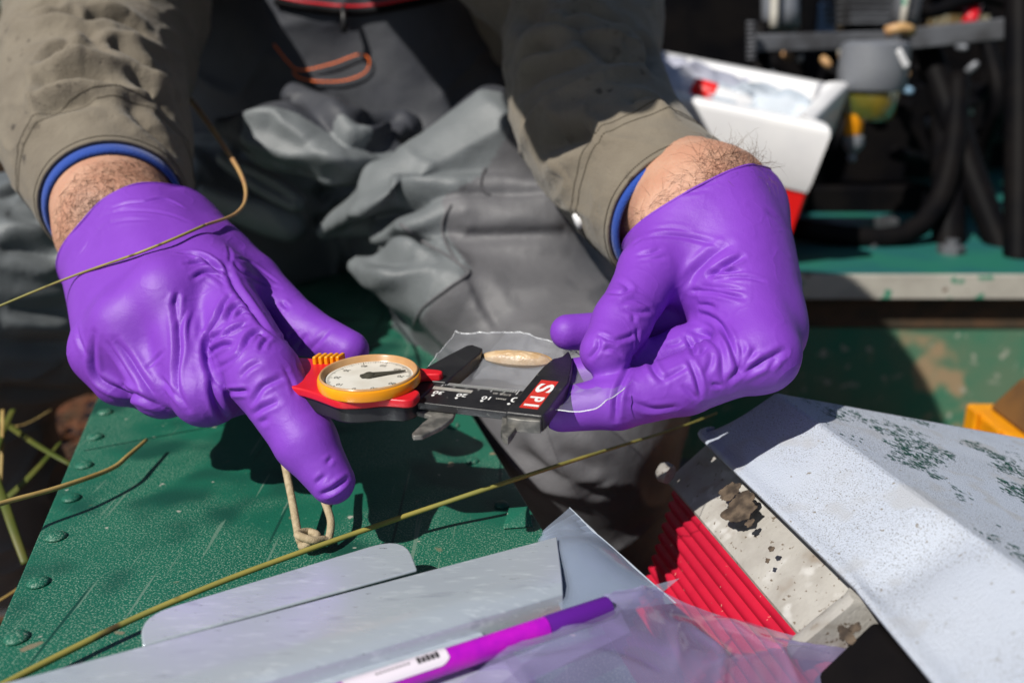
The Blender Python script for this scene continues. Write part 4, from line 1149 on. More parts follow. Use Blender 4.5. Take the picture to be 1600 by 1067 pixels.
sA = (Z(80, 280, K, (.8, 1.5, [(500, 245), (640, 200), (800, 190)]), (1.0, 1.4, [(750, 200), (900, 165), (1000, 185), (1100, 240)]), (.5, 1.6, [(380, 330), (560, 270), (800, 265), (1000, 300), (1150, 360)]),
        (.5, 1.5, [(360, 480), (430, 400), (600, 345), (850, 340)]), (.5, 1.2, [(230, 640), (330, 500)]), (1.6, 1.5, [(1080, 615), (1200, 620), (1300, 670), (1400, 760)]), (1.8, 1.5, [(1130, 705), (1250, 690), (1350, 720), (1430, 800)]),
        (1.6, 1.5, [(1180, 830), (1280, 775), (1400, 800), (1460, 860)]), (.8, 1.4, [(1300, 790), (1400, 840), (1460, 900)]), (1.2, 1.6, [(1060, 940), (1030, 1060)])) +
      Z(300, 360, K, (2.2, 2.0, [(270, 270), (350, 450), (450, 590), (560, 740), (640, 850)]), (1.4, 1.4, [(0, 190), (100, 220), (200, 290), (300, 380)]), (.6, 1.2, [(300, 120), (320, 200), (310, 270)]),
        (1.0, 1.6, [(340, 250), (420, 340), (560, 420), (720, 480)]), (.9, 1.3, [(370, 230), (480, 260), (600, 350), (710, 440)]), (1.2, 1.4, [(740, 590), (800, 650)]), (2.0, 1.7, [(740, 850), (760, 760), (830, 690), (960, 720)]),
        (.9, 1.3, [(760, 910), (850, 850)]), (.7, 1.6, [(980, 1000), (1080, 900), (1150, 820)]), (.7, 1.5, [(870, 1000), (960, 860)]),
        (2.2, 1.7, [(340, 530), (270, 600), (220, 720), (160, 830), (130, 940)]), (1.8, 1.5, [(290, 760), (330, 660), (400, 620), (480, 670)]), (1.3, 1.2, [(370, 720), (420, 680), (490, 700)]), (1.6, 1.4, [(240, 890), (330, 820), (450, 770)]),
        (1.2, 1.3, [(140, 970), (190, 900), (230, 870)]), (1.5, 1.4, [(140, 1050), (220, 980), (330, 935)]), (2.3, 1.8, [(440, 970), (480, 880), (560, 840), (610, 890)]), (1.6, 1.4, [(570, 1000), (600, 930), (650, 895)])) +
      Z(100, 480, K, (2.2, 2.2, [(420, 280), (520, 400), (620, 560), (720, 700), (800, 800)]), (1.2, 2.0, [(340, 270), (430, 400), (520, 540), (630, 690)]), (2.6, 2.2, [(250, 220), (240, 400), (260, 560), (340, 640), (480, 700), (640, 760), (850, 850)]),
        (2.4, 2.0, [(925, -40), (950, 150), (955, 350), (930, 550), (950, 700), (1030, 850)]), (1.0, 1.5, [(1020, 20), (980, 120), (960, 200)]), (1.0, 1.6, [(800, 580), (900, 700), (980, 790)]), (.6, 1.6, [(1090, 20), (1050, 150), (1040, 300)]),
        (2.4, 2.0, [(1330, 0), (1250, 120), (1200, 260), (1195, 420), (1240, 570), (1300, 660)]), (1.5, 1.3, [(1210, 390), (1290, 320), (1400, 300)]), (1.2, 1.2, [(1210, 275), (1270, 230), (1330, 180)]), (1.5, 1.3, [(1330, 240), (1420, 180), (1510, 145)]),
        (1.5, 1.5, [(1290, 505), (1390, 440), (1460, 380), (1530, 250)]), (2.4, 2.0, [(1220, 600), (1260, 760), (1330, 900), (1400, 950)]), (1.0, 1.2, [(1380, 700), (1450, 700), (1530, 698)]), (1.0, 1.6, [(105, 170), (130, 280), (190, 400)]),
        (.8, 1.2, [(480, 640), (540, 680), (600, 740)]), (.7, 1.3, [(830, 370), (760, 440), (690, 510)])) +
      Z(300, 560, 4.447, (1.2, 1.4, [(240, 235), (380, 228)]), (1.4, 1.6, [(420, 390), (500, 340), (600, 295)]), (1.5, 1.6, [(420, 310), (480, 210), (540, 170), (630, 130)]), (.9, 1.6, [(470, 450), (530, 420)]), (1.0, 1.6, [(330, 130), (400, 60), (480, 20)]),
        (2.0, 1.5, [(890, 950), (980, 910), (1085, 835)]), (1.0, 1.3, [(860, 870), (930, 810)]), (.8, 1.2, [(930, 730), (975, 690)]), (.6, 1.4, [(640, 60), (690, 160), (720, 260)])))
f = glove_left(); V0, Q0 = f.mesh(3); V, Q = subdivide(V0, Q0, 2); V = sculpt(V, Q, [(a*.85, w*.72, s) for a, w, s in sA], after=0, base=(V0, Q0)); V = thin_skin(V, Q, 1.0)
BV_GA = BVHTree.FromPolygons([tuple(p) for p in V], [tuple(int(i) for i in q) for q in Q])
glove_a = link("glove", mesh_np("glove", V, Q), M_glove, person, True)
cuff_bead(f, f.cuff[0], f.cuff[1], P(205, 365, .497), glove_a)
glove_a["label"] = "purple glove gripping the caliper, index finger pointing down"

def glove_right():
    f = Field((.015, .26, .03), (.155, .52, .215), .0011)
    idx, mid, rg, lt = P(1186, 552, .392), P(1192, 516, .418), P(1186, 480, .440), P(1172, 445, .455)
    w1, w2, w3 = P(1054, 364, .452), P(1108, 332, .452), P(1150, 330, .466)
    for a, b, ra, rb in ((w2, idx, .030, .0155), (w3, mid, .0205, .0150), (w3, rg, .0205, .0145), (w3, lt, .0205, .0140), (w1, w3, .0270, .0205), (w2, mid, .028, .0155)):
        f.cone(a, b, ra, rb, .012)
    f.cone(idx, mid, .0155, .0150, .01); f.cone(mid, rg, .0150, .0145, .01); f.cone(rg, lt, .0145, .0140, .01)
    # dorsal sheet between wrist and knuckles
    f.cone(P(1140, 400, .442), P(1165, 480, .425), .026, .022, .012)
    f.cone(P(1172, 345, .462), P(1190, 440, .440), .0145, .0145, .01)
    # thumb
    th = f.like(); th.chain([P(1062, 372, .440), P(1018, 424, .422), P(972, 502, .398), P(946, 549, .386)], [.0235, .0152, .0124, .0112], .005)
    f.merge(th, .011)
    f.cone(P(1070, 420, .435), P(1110, 450, .428), .017, .017, .012)
    g = f.like(); g.chain([idx, P(1070, 600, .384), P(965, 628, .381), P(878, 640, .384)], [.0155, .0131, .0115, .0096], .003)
    m = f.like(); m.chain([mid, P(1070, 550, .412), P(975, 580, .406), P(880, 590, .412)], [.0150, .0118, .0098, .0082], .003)
    r = f.like(); r.chain([rg, P(1055, 500, .438), P(965, 518, .425), P(887, 519, .418)], [.0145, .0112, .0098, .0084], .003)
    l = f.like(); l.chain([lt, P(1060, 470, .465), P(1010, 500, .465)], [.0140, .0105, .009], .003)
    h = l; h.merge(r, .003); h.merge(m, .003)
    f.merge(h, .006); f.merge(g, .0045)
    a, b, c = P(988, 378, .450), P(1078, 302, .425), P(1202, 276, .468)
    nn = unit(np.cross(b - a, c - a))
    if nn @ (P(1040, 270, .50) - a) < 0: nn = -nn
    f.cut(a + nn*.001, nn); f.cuff = (a + nn*.001, nn)
    return f
sB = (Z(960, 240, K, (1.2, 1.7, [(260, 700), (400, 680), (560, 690), (700, 720), (880, 770)]), (.5, 1.5, [(320, 630), (500, 625), (660, 665)]), (1.2, 1.6, [(190, 850), (300, 830), (390, 795)]), (.7, 1.6, [(210, 890), (420, 865)]),
        (1.8, 1.6, [(1070, 850), (950, 910), (870, 960), (790, 1010)]), (2.2, 2.6, [(960, 760), (830, 830), (740, 910), (660, 1000), (620, 1080)]), (1.1, 1.3, [(1010, 975), (880, 990), (800, 1020)]), (1.0, 1.3, [(1250, 1065), (1100, 1030), (940, 1030)]),
        (.4, 1.2, [(620, 310), (760, 260), (900, 215)]), (.5, 1.5, [(450, 370), (600, 330), (780, 300)]), (.7, 2.4, [(1270, 480), (1380, 560), (1450, 640)]), (.6, 2.0, [(150, 760), (230, 700)])) +
      Z(860, 400, K, (1.1, 1.6, [(560, 200), (650, 265), (600, 305), (470, 300)]), (1.2, 1.7, [(590, 390), (700, 355), (800, 400), (860, 460)]), (1.0, 1.5, [(600, 440), (720, 468), (850, 462)]), (1.2, 1.4, [(320, 860), (400, 760), (400, 670)]),
        (1.1, 1.3, [(400, 650), (480, 690), (540, 700)]), (1.2, 1.4, [(530, 705), (640, 680), (710, 640)]), (1.3, 1.5, [(670, 870), (720, 750), (725, 600)]), (1.0, 1.4, [(600, 830), (500, 770), (420, 800)]), (.7, 1.5, [(700, 560), (690, 480)]),
        (1.4, 1.5, [(1600, 10), (1480, 70), (1340, 155)]), (1.2, 1.3, [(1320, 155), (1450, 130), (1600, 125)]), (1.2, 1.3, [(1240, 245), (1400, 262), (1600, 285)]), (1.8, 1.5, [(1170, 288), (1380, 300), (1610, 355)]),
        (2.2, 1.6, [(1250, 478), (1380, 540), (1470, 660), (1530, 800), (1575, 970)]), (1.2, 1.4, [(1230, 410), (1300, 410), (1380, 435)])) +
      Z(960, 480, K, (1.6, 1.8, [(1010, 270), (1055, 340), (1062, 420), (1040, 520), (940, 630)]), (1.3, 1.6, [(1180, 340), (1110, 450), (1050, 550)]), (2.4, 2.0, [(1420, 360), (1260, 450), (1150, 510), (1040, 575)]), (1.2, 1.6, [(1360, 430), (1280, 520)]),
        (1.6, 1.5, [(590, 240), (650, 340), (668, 410)]), (1.4, 1.8, [(640, 200), (760, 230), (830, 290), (868, 350)]), (1.7, 1.5, [(620, 430), (680, 560), (705, 650), (718, 740)]), (1.0, 1.4, [(690, 410), (770, 335)]), (1.5, 1.6, [(290, 430), (340, 540), (405, 615)]),
        (1.0, 1.5, [(410, 605), (540, 530), (610, 495)]), (2.0, 1.6, [(130, 490), (60, 620), (20, 740), (8, 940)]), (1.2, 1.6, [(100, 765), (200, 810), (330, 850), (520, 830)]), (1.2, 1.3, [(890, 660), (810, 638)]), (1.2, 1.8, [(875, 270), (900, 420), (908, 610)]),
        (.8, 1.6, [(430, 320), (520, 300), (590, 260)]), (.9, 1.6, [(760, 560), (800, 470), (820, 380)]), (1.0, 1.5, [(560, 640), (640, 720), (690, 760)])))
f = glove_right(); V0, Q0 = f.mesh(3); V, Q = subdivide(V0, Q0, 2); V = sculpt(V, Q, [(a*.85, w*.72, s) for a, w, s in sB], after=0, base=(V0, Q0)); V = thin_skin(V, Q, 5.0)
glove_b = link("glove", mesh_np("glove", V, Q), M_glove, person, True)
cuff_bead(f, f.cuff[0], f.cuff[1], P(1100, 335, .455), glove_b)
glove_b["label"] = "purple glove pinching the clear sample bag"

# ------------------------------------------------------------------ sleeves (tubes of cloth with pressed folds)
def boost(st, a, w): return [(x*a, y*w, z) for x, y, z in st]
def sleeve(name, path, strokes, seed, segs=220, step=.0018, crump=.004, thick=.0018):
    pth = smooth_path(np.array([list(q[0]) + [q[1]] if len(q) == 2 else list(P(*q[:3])) + [q[3]] for q in path]), step)
    C, R = pth[:, :3], pth[:, 3]
    n = len(C); up = None; V = []
    for i in range(n):
        t = unit(C[min(i+2, n-1)] - C[max(i-2, 0)])
        if up is None: up = np.array([0, 0, 1.0])
        a = unit(np.cross(t, up)); b = np.cross(a, t); up = b
        for j in range(segs):
            th = 2*math.pi*j/segs
            V.append(C[i] + (a*math.cos(th) + b*math.sin(th))*R[i])
    V = np.array(V)
    i, j = np.meshgrid(np.arange(n-1), np.arange(segs), indexing='ij'); i = i.ravel(); j = j.ravel(); j2 = (j+1) % segs
    Q = np.stack([i*segs+j, i*segs+j2, (i+1)*segs+j2, (i+1)*segs+j], 1)
    N = normals_of(V, Q)
    ctr = np.repeat(C, segs, 0)
    if ((V - ctr)*N).sum(1).mean() < 0: Q = Q[:, ::-1]; N = -N
    ramp_ = np.clip(np.repeat(np.arange(n), segs)*step/.03, 0, 1)
    D = fractal(V, 16, seed, 2)*crump + np.clip(1 - np.abs(fractal(V*[.7, .7, 1.6], 20, seed + 5, 2))*2.4, 0, 1)**3*crump*.8 + np.clip(1 - np.abs(fractal(V*[1.3, 1.3, 1.3], 60, seed + 15, 2))*2.4, 0, 1)**4*crump*.16
    V = V + N*(D*ramp_)[:, None]
    V = sculpt(V, Q, boost(strokes, 1.4, .9), after=1)
    o = link(name, mesh_np(name, V, Q), M_jacket, person, True)
    m = o.modifiers.new("cloth", 'SOLIDIFY'); m.thickness = thick; m.offset = -1
    return o, C, R, V, segs
sc1 = 1313/320.
sSA = Z(0, 0, sc1, (-6, 7, [(220, 430), (400, 425), (600, 410), (820, 440)]), (6, 7, [(230, 520), (400, 520), (600, 520), (700, 540)]), (-5, 6, [(250, 640), (400, 600), (560, 575), (760, 620), (1000, 650)]), (5, 6, [(270, 720), (420, 670), (620, 640)]),
        (8, 7, [(300, 400), (430, 370), (540, 340), (680, 370)]), (7, 6, [(700, 260), (780, 330), (900, 420), (1060, 520)]), (-6, 6, [(640, 230), (760, 260), (900, 310), (1100, 370)]), (5, 4, [(430, 240), (430, 290), (340, 330), (260, 410)]),
        (-5, 6, [(60, 230), (200, 180), (400, 170), (560, 190)]), (8, 7, [(180, 120), (300, 130), (450, 110), (700, 130), (860, 180)]), (-6, 7, [(150, 110), (300, 100), (470, 80)]), (7, 7, [(180, 60), (300, 50), (420, 60)]),
        (5, 6, [(820, 460), (920, 560), (1010, 640), (1120, 760)]), (-4, 5, [(880, 470), (1000, 540), (1100, 600), (1160, 700)]), (-3, 4, [(200, 440), (215, 600), (240, 800)]), (4, 5, [(820, 680), (900, 760), (1000, 860), (1140, 1000)]), (4, 5, [(570, 220), (590, 270), (680, 310)]), (6, 6, [(500, 20), (640, 90), (800, 140), (950, 240)]))
slA, CA, RA, VA, nsA = sleeve("jacket_sleeve", [(180, 322, .522, .0405), (172, 285, .545, .0470), (155, 225, .580, .0575), (146, 140, .635, .0635), (162, 55, .685, .068), (185, -50, .73, .070), (SHR + [.02, -.04, -.08], .076), (SHR + [.03, .02, .02], .088)], sSA, 3.0, crump=.0022)
slA["label"] = "tan canvas sleeve lit by the sun"
sc2 = 1477/360.
sSB = Z(780, 0, sc2, (-7, 7, [(140, 920), (300, 720), (480, 620), (700, 520), (900, 480)]), (8, 7, [(260, 960), (400, 890), (540, 850), (620, 810)]), (-4, 5, [(540, 780), (640, 800), (690, 880)]), (4, 5, [(840, 640), (940, 650), (1030, 670)]), (-4, 5, [(860, 690), (1000, 700), (1120, 760)]),
        (7, 7, [(130, 590), (300, 470), (480, 420), (640, 420)]), (6, 6, [(150, 380), (350, 350), (520, 340)]), (7, 7, [(530, 270), (640, 340), (760, 380), (900, 400)]), (-6, 7, [(520, 240), (700, 280), (850, 340), (950, 420)]), (7, 7, [(170, 230), (320, 210), (500, 220)]),
        (-6, 8, [(140, 270), (320, 270), (520, 270)]), (-6, 8, [(140, 500), (300, 410), (480, 370), (700, 400)]), (6, 7, [(400, 120), (560, 90), (700, 130), (830, 170)]), (6, 6, [(840, 180), (920, 250), (960, 360), (980, 480)]), (6, 8, [(130, 60), (200, 120), (300, 130)]), (-3, 4, [(330, 690), (400, 770), (450, 790)]))
slB, CB, RB, VB, nsB = sleeve("jacket_sleeve", [(1063, 344, .477, .0415), (1000, 280, .520, .0455), (945, 215, .565, .0495), (915, 150, .610, .052), (908, 80, .665, .058), (905, 0, .710, .060), (SHL + [.02, -.05, -.11], .064), (SHL + [-.02, .02, .02], .085)], sSB, 9.0, crump=.0024)
slB["label"] = "olive canvas sleeve, dark in the shade above the cuff"

def cuff_band(C, R, V, segs, r0, r1, name, mat, parent, depth, off, seed):
    """short knitted ring just inside the sleeve end"""
    t = unit(C[0] - C[9]); rows = []
    base = V[:segs]; ctr = base.mean(0)
    mb = MB(); k = 6
    prof = [(-.018, r0), (off*.4, r0), (off, r0 - .0006), (off + .0012, r0 - .0022), (off, r0 - .0036), (-.018, r0 - .0040)]
    VV = []
    for d, r in prof:
        for j in range(segs):
            e = base[j] - ctr; VV.append(ctr + t*d + e*((np.linalg.norm(e) + r)/np.linalg.norm(e)))
    F = [(i*segs+j, i*segs+(j+1) % segs, (i+1)*segs+(j+1) % segs, (i+1)*segs+j) for i in range(len(prof)-1) for j in range(segs)]
    return MB().add(VV, F).build(name, mat, parent, smooth=True)
cuff_band(CA, RA, VA, nsA, -.0024, 0, "knit_liner", M_liner, slA, 0, .0060, 1)
cuff_band(CB, RB, VB, nsB, -.0024, 0, "knit_liner", M_liner, slB, 0, .0020, 2)
def stitches(V, segs, row, name, parent, L=.0016):
    ring = V[row*segs:(row+1)*segs]; rin2 = V[(row+1)*segs:(row+2)*segs]
    mb = MB(); N = len(ring); acc = 0
    ctr = ring.mean(0)
    for j in range(N):
        p = ring[j]; q = ring[(j+1) % N]; d = q - p; l = np.linalg.norm(d); a = d/l; nn = unit(p - ctr)
        b = np.cross(nn, a)
        mb.box((p+q)/2 + nn*.0002, a, b, nn, l*.30, .00028, .00028)
    return mb.build(name, material("stitch_thread_" + name + str(row), (.055, .045, .03), .8), parent)
for V_, s_, o_ in ((VA, nsA, slA), (VB, nsB, slB)):
    stitches(V_, s_, 3, "stitching", o_); stitches(V_, s_, 22, "stitching", o_); stitches(V_, s_, 25, "stitching", o_)
i_ = np.argmin([abs(800 + FPX*w[0]/d - 903) + abs(533.5 - FPX*e/d - 346) + 400*d for w, d, e in ((x - CAMV, (x - CAMV) @ np.array([0, CP, -SP]), (x - CAMV) @ np.array([0, SP, CP])) for x in VB[:nsB*60])])
sn = VB[i_]; MB().lathe(sn, unit(sn - VB[(i_//nsB)*nsB:(i_//nsB + 1)*nsB].mean(0)), [(.0046, -.001), (.0048, .0008), (.0042, .0018), (.002, .0022)], 20).build("snap_button", M_whiteplastic, slB, smooth=True, sharp=50)

# ------------------------------------------------------------------ waders: bib, seat and thighs
def wader_field():
    f = Field((-.62, .36, -.30), (.30, 1.22, .50), .0041)
    f.cone((-.235, .98, .12), (-.22, 1.02, .40), .120, .115, .03); f.cone((-.065, .98, .12), (-.08, 1.02, .40), .120, .115, .03)
    f.cone((-.26, 1.0, .08), (-.04, 1.0, .08), .115, .115, .03)
    # belly of the loose bib over the lap
    f.cone((-.19, .92, .13), (-.18, .93, .30), .075, .09, .03); f.cone((-.10, .92, .13), (-.10, .93, .30), .075, .09, .03)
    # rolls of loose cloth over the lap
    for a, b, ra, rb in ((P(348, 198, .73), P(430, 212, .705), .010, .026), (P(430, 212, .705), P(530, 238, .700), .026, .024), (P(530, 238, .700), P(620, 252, .715), .024, .010),
                         (P(458, 150, .745), P(525, 216, .71), .010, .026), (P(556, 214, .725), P(640, 200, .745), .016, .010),
                         (P(506, 364, .705), P(620, 304, .68), .007, .024), (P(620, 304, .68), P(780, 236, .70), .024, .046),
                         (P(556, 414, .665), P(640, 440, .64), .006, .024), (P(640, 440, .64), P(720, 470, .62), .024, .03),
                         (P(606, 356, .675), P(690, 340, .655), .010, .024), (P(690, 340, .655), P(860, 332, .64), .024, .026),
                         (P(350, 248, .735), P(465, 316, .735), .008, .010), (P(330, 310, .76), P(455, 350, .76), .012, .016)):
        f.cone(a, b, ra, rb, .008)
    # thighs, knees, shins
    f.cone(P(430, 372, .93), P(-140, 492, .70), .092, .100, .03)
    kA = P(-140, 492, .70); f.cone(kA, kA + [-.02, .10, -.30], .085, .065, .02)
    kB = P(905, 640, .60)
    f.cone(P(680, 330, .92), P(800, 460, .72), .094, .088, .03); f.cone(P(800, 455, .72), kB, .088, .064, .03)
    f.cone(kB, kB + [.02, .10, -.26], .066, .052, .02)
    return f
V, Q = wader_field().mesh(4)
N = normals_of(V, Q)
V = V + N*(fractal(V, 7, 2.0, 2)*.006 + np.clip(1 - np.abs(fractal(V*[1, 1, 1.4], 9, 31.0, 2))*2.6, 0, 1)**3*.004)[:, None]
sc3 = 1524/400.; sc4 = 1235/440.
sW = (Z(280, 120, sc3, (-16, 10, [(300, 300), (420, 250), (560, 240), (640, 300), (800, 400)]), (-14, 10, [(340, 350), (520, 410), (700, 470), (860, 460), (1000, 440)]), (14, 9, [(320, 420), (500, 500), (720, 560), (900, 590)]),
        (-12, 8, [(670, 120), (690, 220), (780, 300), (900, 380), (980, 420)]), (14, 10, [(740, 130), (850, 260), (960, 380), (1100, 430), (1280, 440)]), (-14, 9, [(1060, 330), (1180, 340), (1260, 350), (1360, 300)]), (12, 8, [(1060, 280), (1200, 270), (1320, 240)]),
        (-12, 7, [(330, 470), (450, 540), (580, 620), (690, 680)]), (14, 9, [(340, 540), (480, 640), (620, 720), (700, 740)]), (-12, 8, [(260, 450), (320, 520), (340, 570)]), (-10, 9, [(60, 420), (140, 560), (300, 700), (560, 780), (690, 900)]),
        (-14, 8, [(830, 830), (940, 740), (1060, 690), (1250, 600), (1400, 510)]), (16, 9, [(840, 740), (920, 640), (1050, 590), (1200, 560)]), (18, 12, [(740, 560), (750, 700), (730, 850), (760, 1000)]), (-10, 8, [(870, 480), (1000, 480), (1190, 490)]),
        (-16, 9, [(860, 920), (1000, 860), (1200, 760), (1400, 640), (1520, 500)]), (16, 9, [(880, 960), (1060, 900), (1250, 820), (1500, 740)]), (14, 8, [(800, 880), (960, 790), (1150, 680), (1350, 560)])) +
      Z(540, 180, sc4, (-12, 11, [(0, 480), (150, 400), (300, 330), (500, 330), (700, 320)]), (16, 8, [(20, 500), (180, 440), (380, 370), (560, 350), (760, 350), (900, 340)]), (-10, 10, [(180, 490), (300, 410), (450, 370), (700, 360), (900, 360)]),
        (8, 7, [(450, 520), (600, 525), (780, 520), (980, 520)]), (-7, 10, [(430, 480), (600, 490), (800, 490), (960, 480)]), (-10, 8, [(250, 470), (340, 530), (440, 590), (540, 670)]), (12, 9, [(190, 520), (330, 560), (430, 600)]), (-9, 10, [(200, 570), (330, 600), (420, 660)]),
        (-12, 9, [(40, 660), (160, 690), (300, 700), (420, 690)]), (12, 9, [(80, 640), (180, 640), (300, 650)]), (7, 9, [(540, 690), (590, 780), (640, 880), (700, 960)]), (-5, 12, [(720, 780), (860, 760), (1000, 740)]), (5, 12, [(560, 760), (520, 860), (560, 950)])) +
      Z(720, 600, 4, (6, 7, [(330, 400), (450, 470), (560, 560), (700, 620), (860, 700)]), (-6, 8, [(240, 380), (400, 560), (520, 640), (700, 680), (850, 720)]), (4, 4, [(760, 640), (860, 630), (940, 600)]), (4, 4, [(760, 670), (860, 660), (940, 650)]), (4, 4, [(780, 700), (880, 690), (930, 690)]), (5, 8, [(600, 440), (720, 480), (860, 560)])) +
      Z(0, 200, 512/240., (8, 6, [(0, 235), (50, 210), (90, 190)]), (12, 8, [(0, 400), (80, 400), (200, 430)]), (-8, 10, [(0, 330), (80, 340), (180, 370)]), (8, 8, [(20, 280), (80, 300), (150, 310)]), (10, 8, [(0, 690), (60, 720), (240, 720)]), (-8, 10, [(0, 640), (100, 650), (240, 670)]), (9, 8, [(0, 860), (120, 880), (260, 880)]), (-8, 10, [(0, 830), (100, 820), (200, 780)]), (8, 8, [(30, 590), (120, 610), (240, 600)])))
V0, Q0 = V, Q
V, Q = subdivide(V, Q, 1)
V = sculpt(V, Q, boost(sW, .6, .7), after=1, base=(V0, Q0))
me = mesh_np("waders", V, Q)
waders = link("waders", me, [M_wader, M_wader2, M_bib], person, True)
# darker thigh panels and dark bib are separate cuts of cloth
ctr = V[Q].mean(1)
rel = ctr - CAMV
dep = rel @ np.array([0, CP, -SP]); sx = 800 + FPX*rel[:, 0]/dep; sy = 533.5 - FPX*(rel @ np.array([0, SP, CP]))/dep
mi = np.zeros(len(Q), np.int32)
seam = lambda y: np.interp(y, [200, 270, 310, 370, 420, 470, 520, 640], [800, 758, 690, 700, 735, 680, 640, 700])
thB = (ctr[:, 0] > -.08) & (ctr[:, 1] < .90)
mi[thB & (sx > seam(sy))] = 1
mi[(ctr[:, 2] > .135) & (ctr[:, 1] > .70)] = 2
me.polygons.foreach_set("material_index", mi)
# seam tape along the panel edge and down the left lap
bv = BVHTree.FromPolygons([tuple(p) for p in V], [tuple(int(i) for i in q) for q in Q])
def on(o_bvh, pts, off=.0006, step=3.0):
    out = []
    for x, y, _ in smooth_path(np.array([(a, b, 0) for a, b in pts], float), step):
        h = o_bvh.ray_cast(Vector(CAMV), Vector(ray(x, y)).normalized(), 5.0)
        if h[0] is not None: out.append(np.array(h[0]) + unit(CAMV - np.array(h[0]))*off)
    return out
for pts in ([(758, 262), (750, 290), (765, 305)], [(705, 320), (692, 345), (695, 375), (715, 410), (733, 425), (700, 450), (662, 480), (645, 510)], [(625, 350), (665, 380), (700, 400), (733, 424)]):
    p_ = on(bv, pts)
    if len(p_) > 3: MB().tube(p_, .0011, 6).build("seam_tape", M_wader2, waders, smooth=True)

# pocket flap edge with zip and pull on the bib, orange lanyard loop
p_ = on(bv, [(430, 4), (480, 14), (560, 20), (640, 8), (700, -6)], .003)
if len(p_) > 3:
    MB().tube(p_, .0028, 8).build("pocket_zip", M_blackmetal, waders, smooth=True)
    MB().tube([q + np.array([0, -.001, .005]) for q in p_], .0014, 6).build("red_piping", M_red, waders, smooth=True)
zp = on(bv, [(536, 10), (537, 30)], .008)
if zp: MB().tube([zp[0], zp[0] + np.array([.001, -.004, -.012]), zp[0] + np.array([.0, -.003, -.022])], [.0022, .0028, .0030], 8).build("zip_pull", M_black, waders, smooth=True)
p_ = on(bv, [(428, 70), (448, 95), (470, 110), (520, 100), (560, 86), (577, 94), (570, 114), (540, 126), (500, 128), (468, 122), (458, 112)], .004)
if len(p_) > 3: tag(MB().tube(smooth_path(np.array(p_), .004), .0008, 8).build("orange_lanyard", M_orange, smooth=True), "orange cord loop hanging on the front of the dark bib", "cord")

# ------------------------------------------------------------------ jacket body: open front, back and shoulders
def jacket_field():
    f = Field((-.56, .44, -.02), (.28, 1.32, .70), .0075)
    f.cone((-.15, 1.08, .10), (-.16, 1.00, .46), .165, .155, .03)
    f.cone(SHR + [.03, .05, .0], SHL + [-.03, .03, .0], .085, .085, .04)
    f.cone((-.18, .86, .50), (-.20, .64, .54), .11, .09, .05)  # unseen collar, added to throw shade on the bib
    f.cone((-.03, .85, .38), (-.15, .66, .42), .072, .072, .03)  # unseen lapel, shaped to shade the right part of the bib
    f.cone((-.35, 1.02, .20), SHR + [.03, .04, -.03], .080, .095, .04); f.cone((.03, 1.0, .20), SHL + [-.02, .03, -.03], .085, .085, .04)
    f.cone((-.375, .96, .10), SHR + [.03, .05, -.06], .045, .06, .03); f.cone((.075, .94, .12), SHL + [.0, .03, -.06], .05, .06, .03)
    return f
V, Q = jacket_field().mesh(3)
N = normals_of(V, Q); V = V + N*(fractal(V, 10, 4.0, 3)*.012)[:, None]
jk = link("jacket_body", mesh_np("jacket_body", V, Q), M_jacket, person, True)
# unseen hat, added to shade the right sleeve: crown and soft brim
HC = HEAD + np.array([0, .03, .035]); hax = unit([0, -.25, 1])
MB().lathe(HC, hax, [(.100, .0), (.102, .02), (.094, .07), (.085, .085), (.01, .09)], 36).build("shade_hat_crown", M_cap, person, smooth=True)
hb_ = MB().lathe(HC, hax, [(.101, .004), (.112, .0), (.122, -.005), (.123, -.003), (.113, .003), (.101, .007)], 48)
hb_.f = hb_.f[:-2]; hb_.build("shade_hat_brim", M_cap, person, smooth=True)

# ------------------------------------------------------------------ hair on the wrists
def arm_hair(region, n, flow, lmin, lmax, lift, seed):
    r = random.Random(seed)
    bvb = BVHTree.FromPolygons([tuple(v.co) for v in person.data.vertices], [tuple(p.vertices) for p in person.data.polygons])
    mb = MB()
    xs = [p[0] for p in region]; ys = [p[1] for p in region]
    k = 0
    while k < n:
        x = r.uniform(min(xs), max(xs)); y = r.uniform(min(ys), max(ys)); ins = False; j = len(region) - 1
        for i in range(len(region)):
            if (region[i][1] > y) != (region[j][1] > y) and x < (region[j][0]-region[i][0])*(y-region[i][1])/(region[j][1]-region[i][1]) + region[i][0]: ins = not ins
            j = i
        if not ins: continue
        k += 1
        h = bvb.ray_cast(Vector(CAMV), Vector(ray(x, y)).normalized(), 3.0)
        if h[0] is None: continue
        p = np.array(h[0]); nn = np.array(h[1]); nn = nn if nn @ (CAMV - p) > 0 else -nn
        d = unit(np.asarray(flow) + np.array([r.gauss(0, .35) for _ in range(3)])); d = unit(d - nn*(d @ nn))
        L = r.uniform(lmin, lmax); lf = lift*r.uniform(.3, 1.4); cv = np.cross(nn, d)*r.gauss(0, .35)
        pts = [p - nn*.0006, p + d*L*.35 + nn*L*lf*.5 + cv*L*.1, p + d*L*.7 + nn*L*lf*.75 + cv*L*.35, p + d*L + nn*L*lf*.75 + cv*L*.8]
        mb.tube(pts, [.00008, .00007, .00005, .00002], 3, caps=False)
    return mb
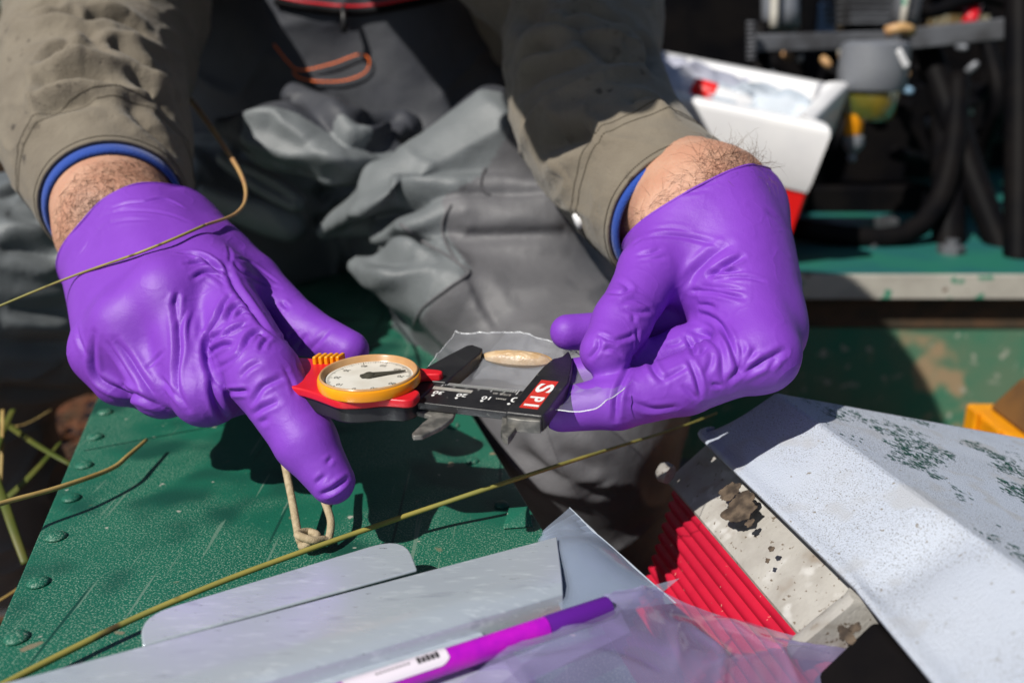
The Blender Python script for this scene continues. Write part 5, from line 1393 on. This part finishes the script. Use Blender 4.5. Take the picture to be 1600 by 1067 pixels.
ha = arm_hair([(112, 440), (84, 350), (104, 290), (150, 255), (215, 250), (290, 300), (290, 325), (215, 325), (150, 370)], 1300, P(190, 330, .50) - P(140, 300, .50), .004, .009, .12, 4)
o = ha.build("arm_hair", M_hair, person); o["kind"] = "stuff"
hb = arm_hair([(985, 330), (1080, 260), (1170, 240), (1210, 285), (1130, 290), (1000, 385), (975, 370)], 150, P(1190, 265, .47) - P(1060, 320, .47), .006, .012, .25, 5)
hb2 = arm_hair([(1090, 245), (1150, 235), (1200, 262), (1195, 285), (1100, 275)], 150, P(1230, 255, .47) - P(1090, 285, .47), .009, .017, .7, 6)
hb.add(hb2.v, hb2.f)
o = hb.build("arm_hair", M_hair, person); o["kind"] = "stuff"

# grass stem that bends across the glove (rests on it)
def over(bvh, px, py, off, d):
    h = bvh.ray_cast(Vector(CAMV), Vector(ray(px, py)).normalized(), 5.0)
    if h[0] is None: return P(px, py, d)
    p = np.array(h[0]); return p + unit(CAMV - p)*off
gpts = [over(BV_GA, x, y, o_, .43) for x, y, o_ in ((320, 352, .010), (270, 374, .006), (215, 396, .004), (160, 415, .003), (118, 430, .004))]
gd = [(g - CAMV) @ np.array([0, CP, -SP]) for g in gpts]
bs_ = thing("bent_grass_stem", P(340, 345, .47), "long bent grass stem, reddish above, thin green part crossing the left glove", "grass stem")
def stem_part(name, pts, rad, mat):
    path = smooth_path(np.array([list(q) for q in pts]), .003); r = np.interp(np.linspace(0, 1, len(path)), np.linspace(0, 1, len(rad)), rad)
    return MB().tube(path, list(r), 8).build(name, mat, bs_, smooth=True)
stem_part("reddish_stalk", [P(262, 118, .78), P(300, 160, .72), P(345, 222, .64), P(376, 272, .57), P(384, 308, .52), P(368, 334, .48), gpts[0]], [.0021, .0021, .0018, .0014, .0010, .0008], M_brownstem)
stem_part("green_blade", gpts + [P(60, 453, gd[-1] - .004), P(0, 478, gd[-1] - .008), P(-160, 545, gd[-1] - .02)], [.0008, .0006, .0006, .0006], M_olive)
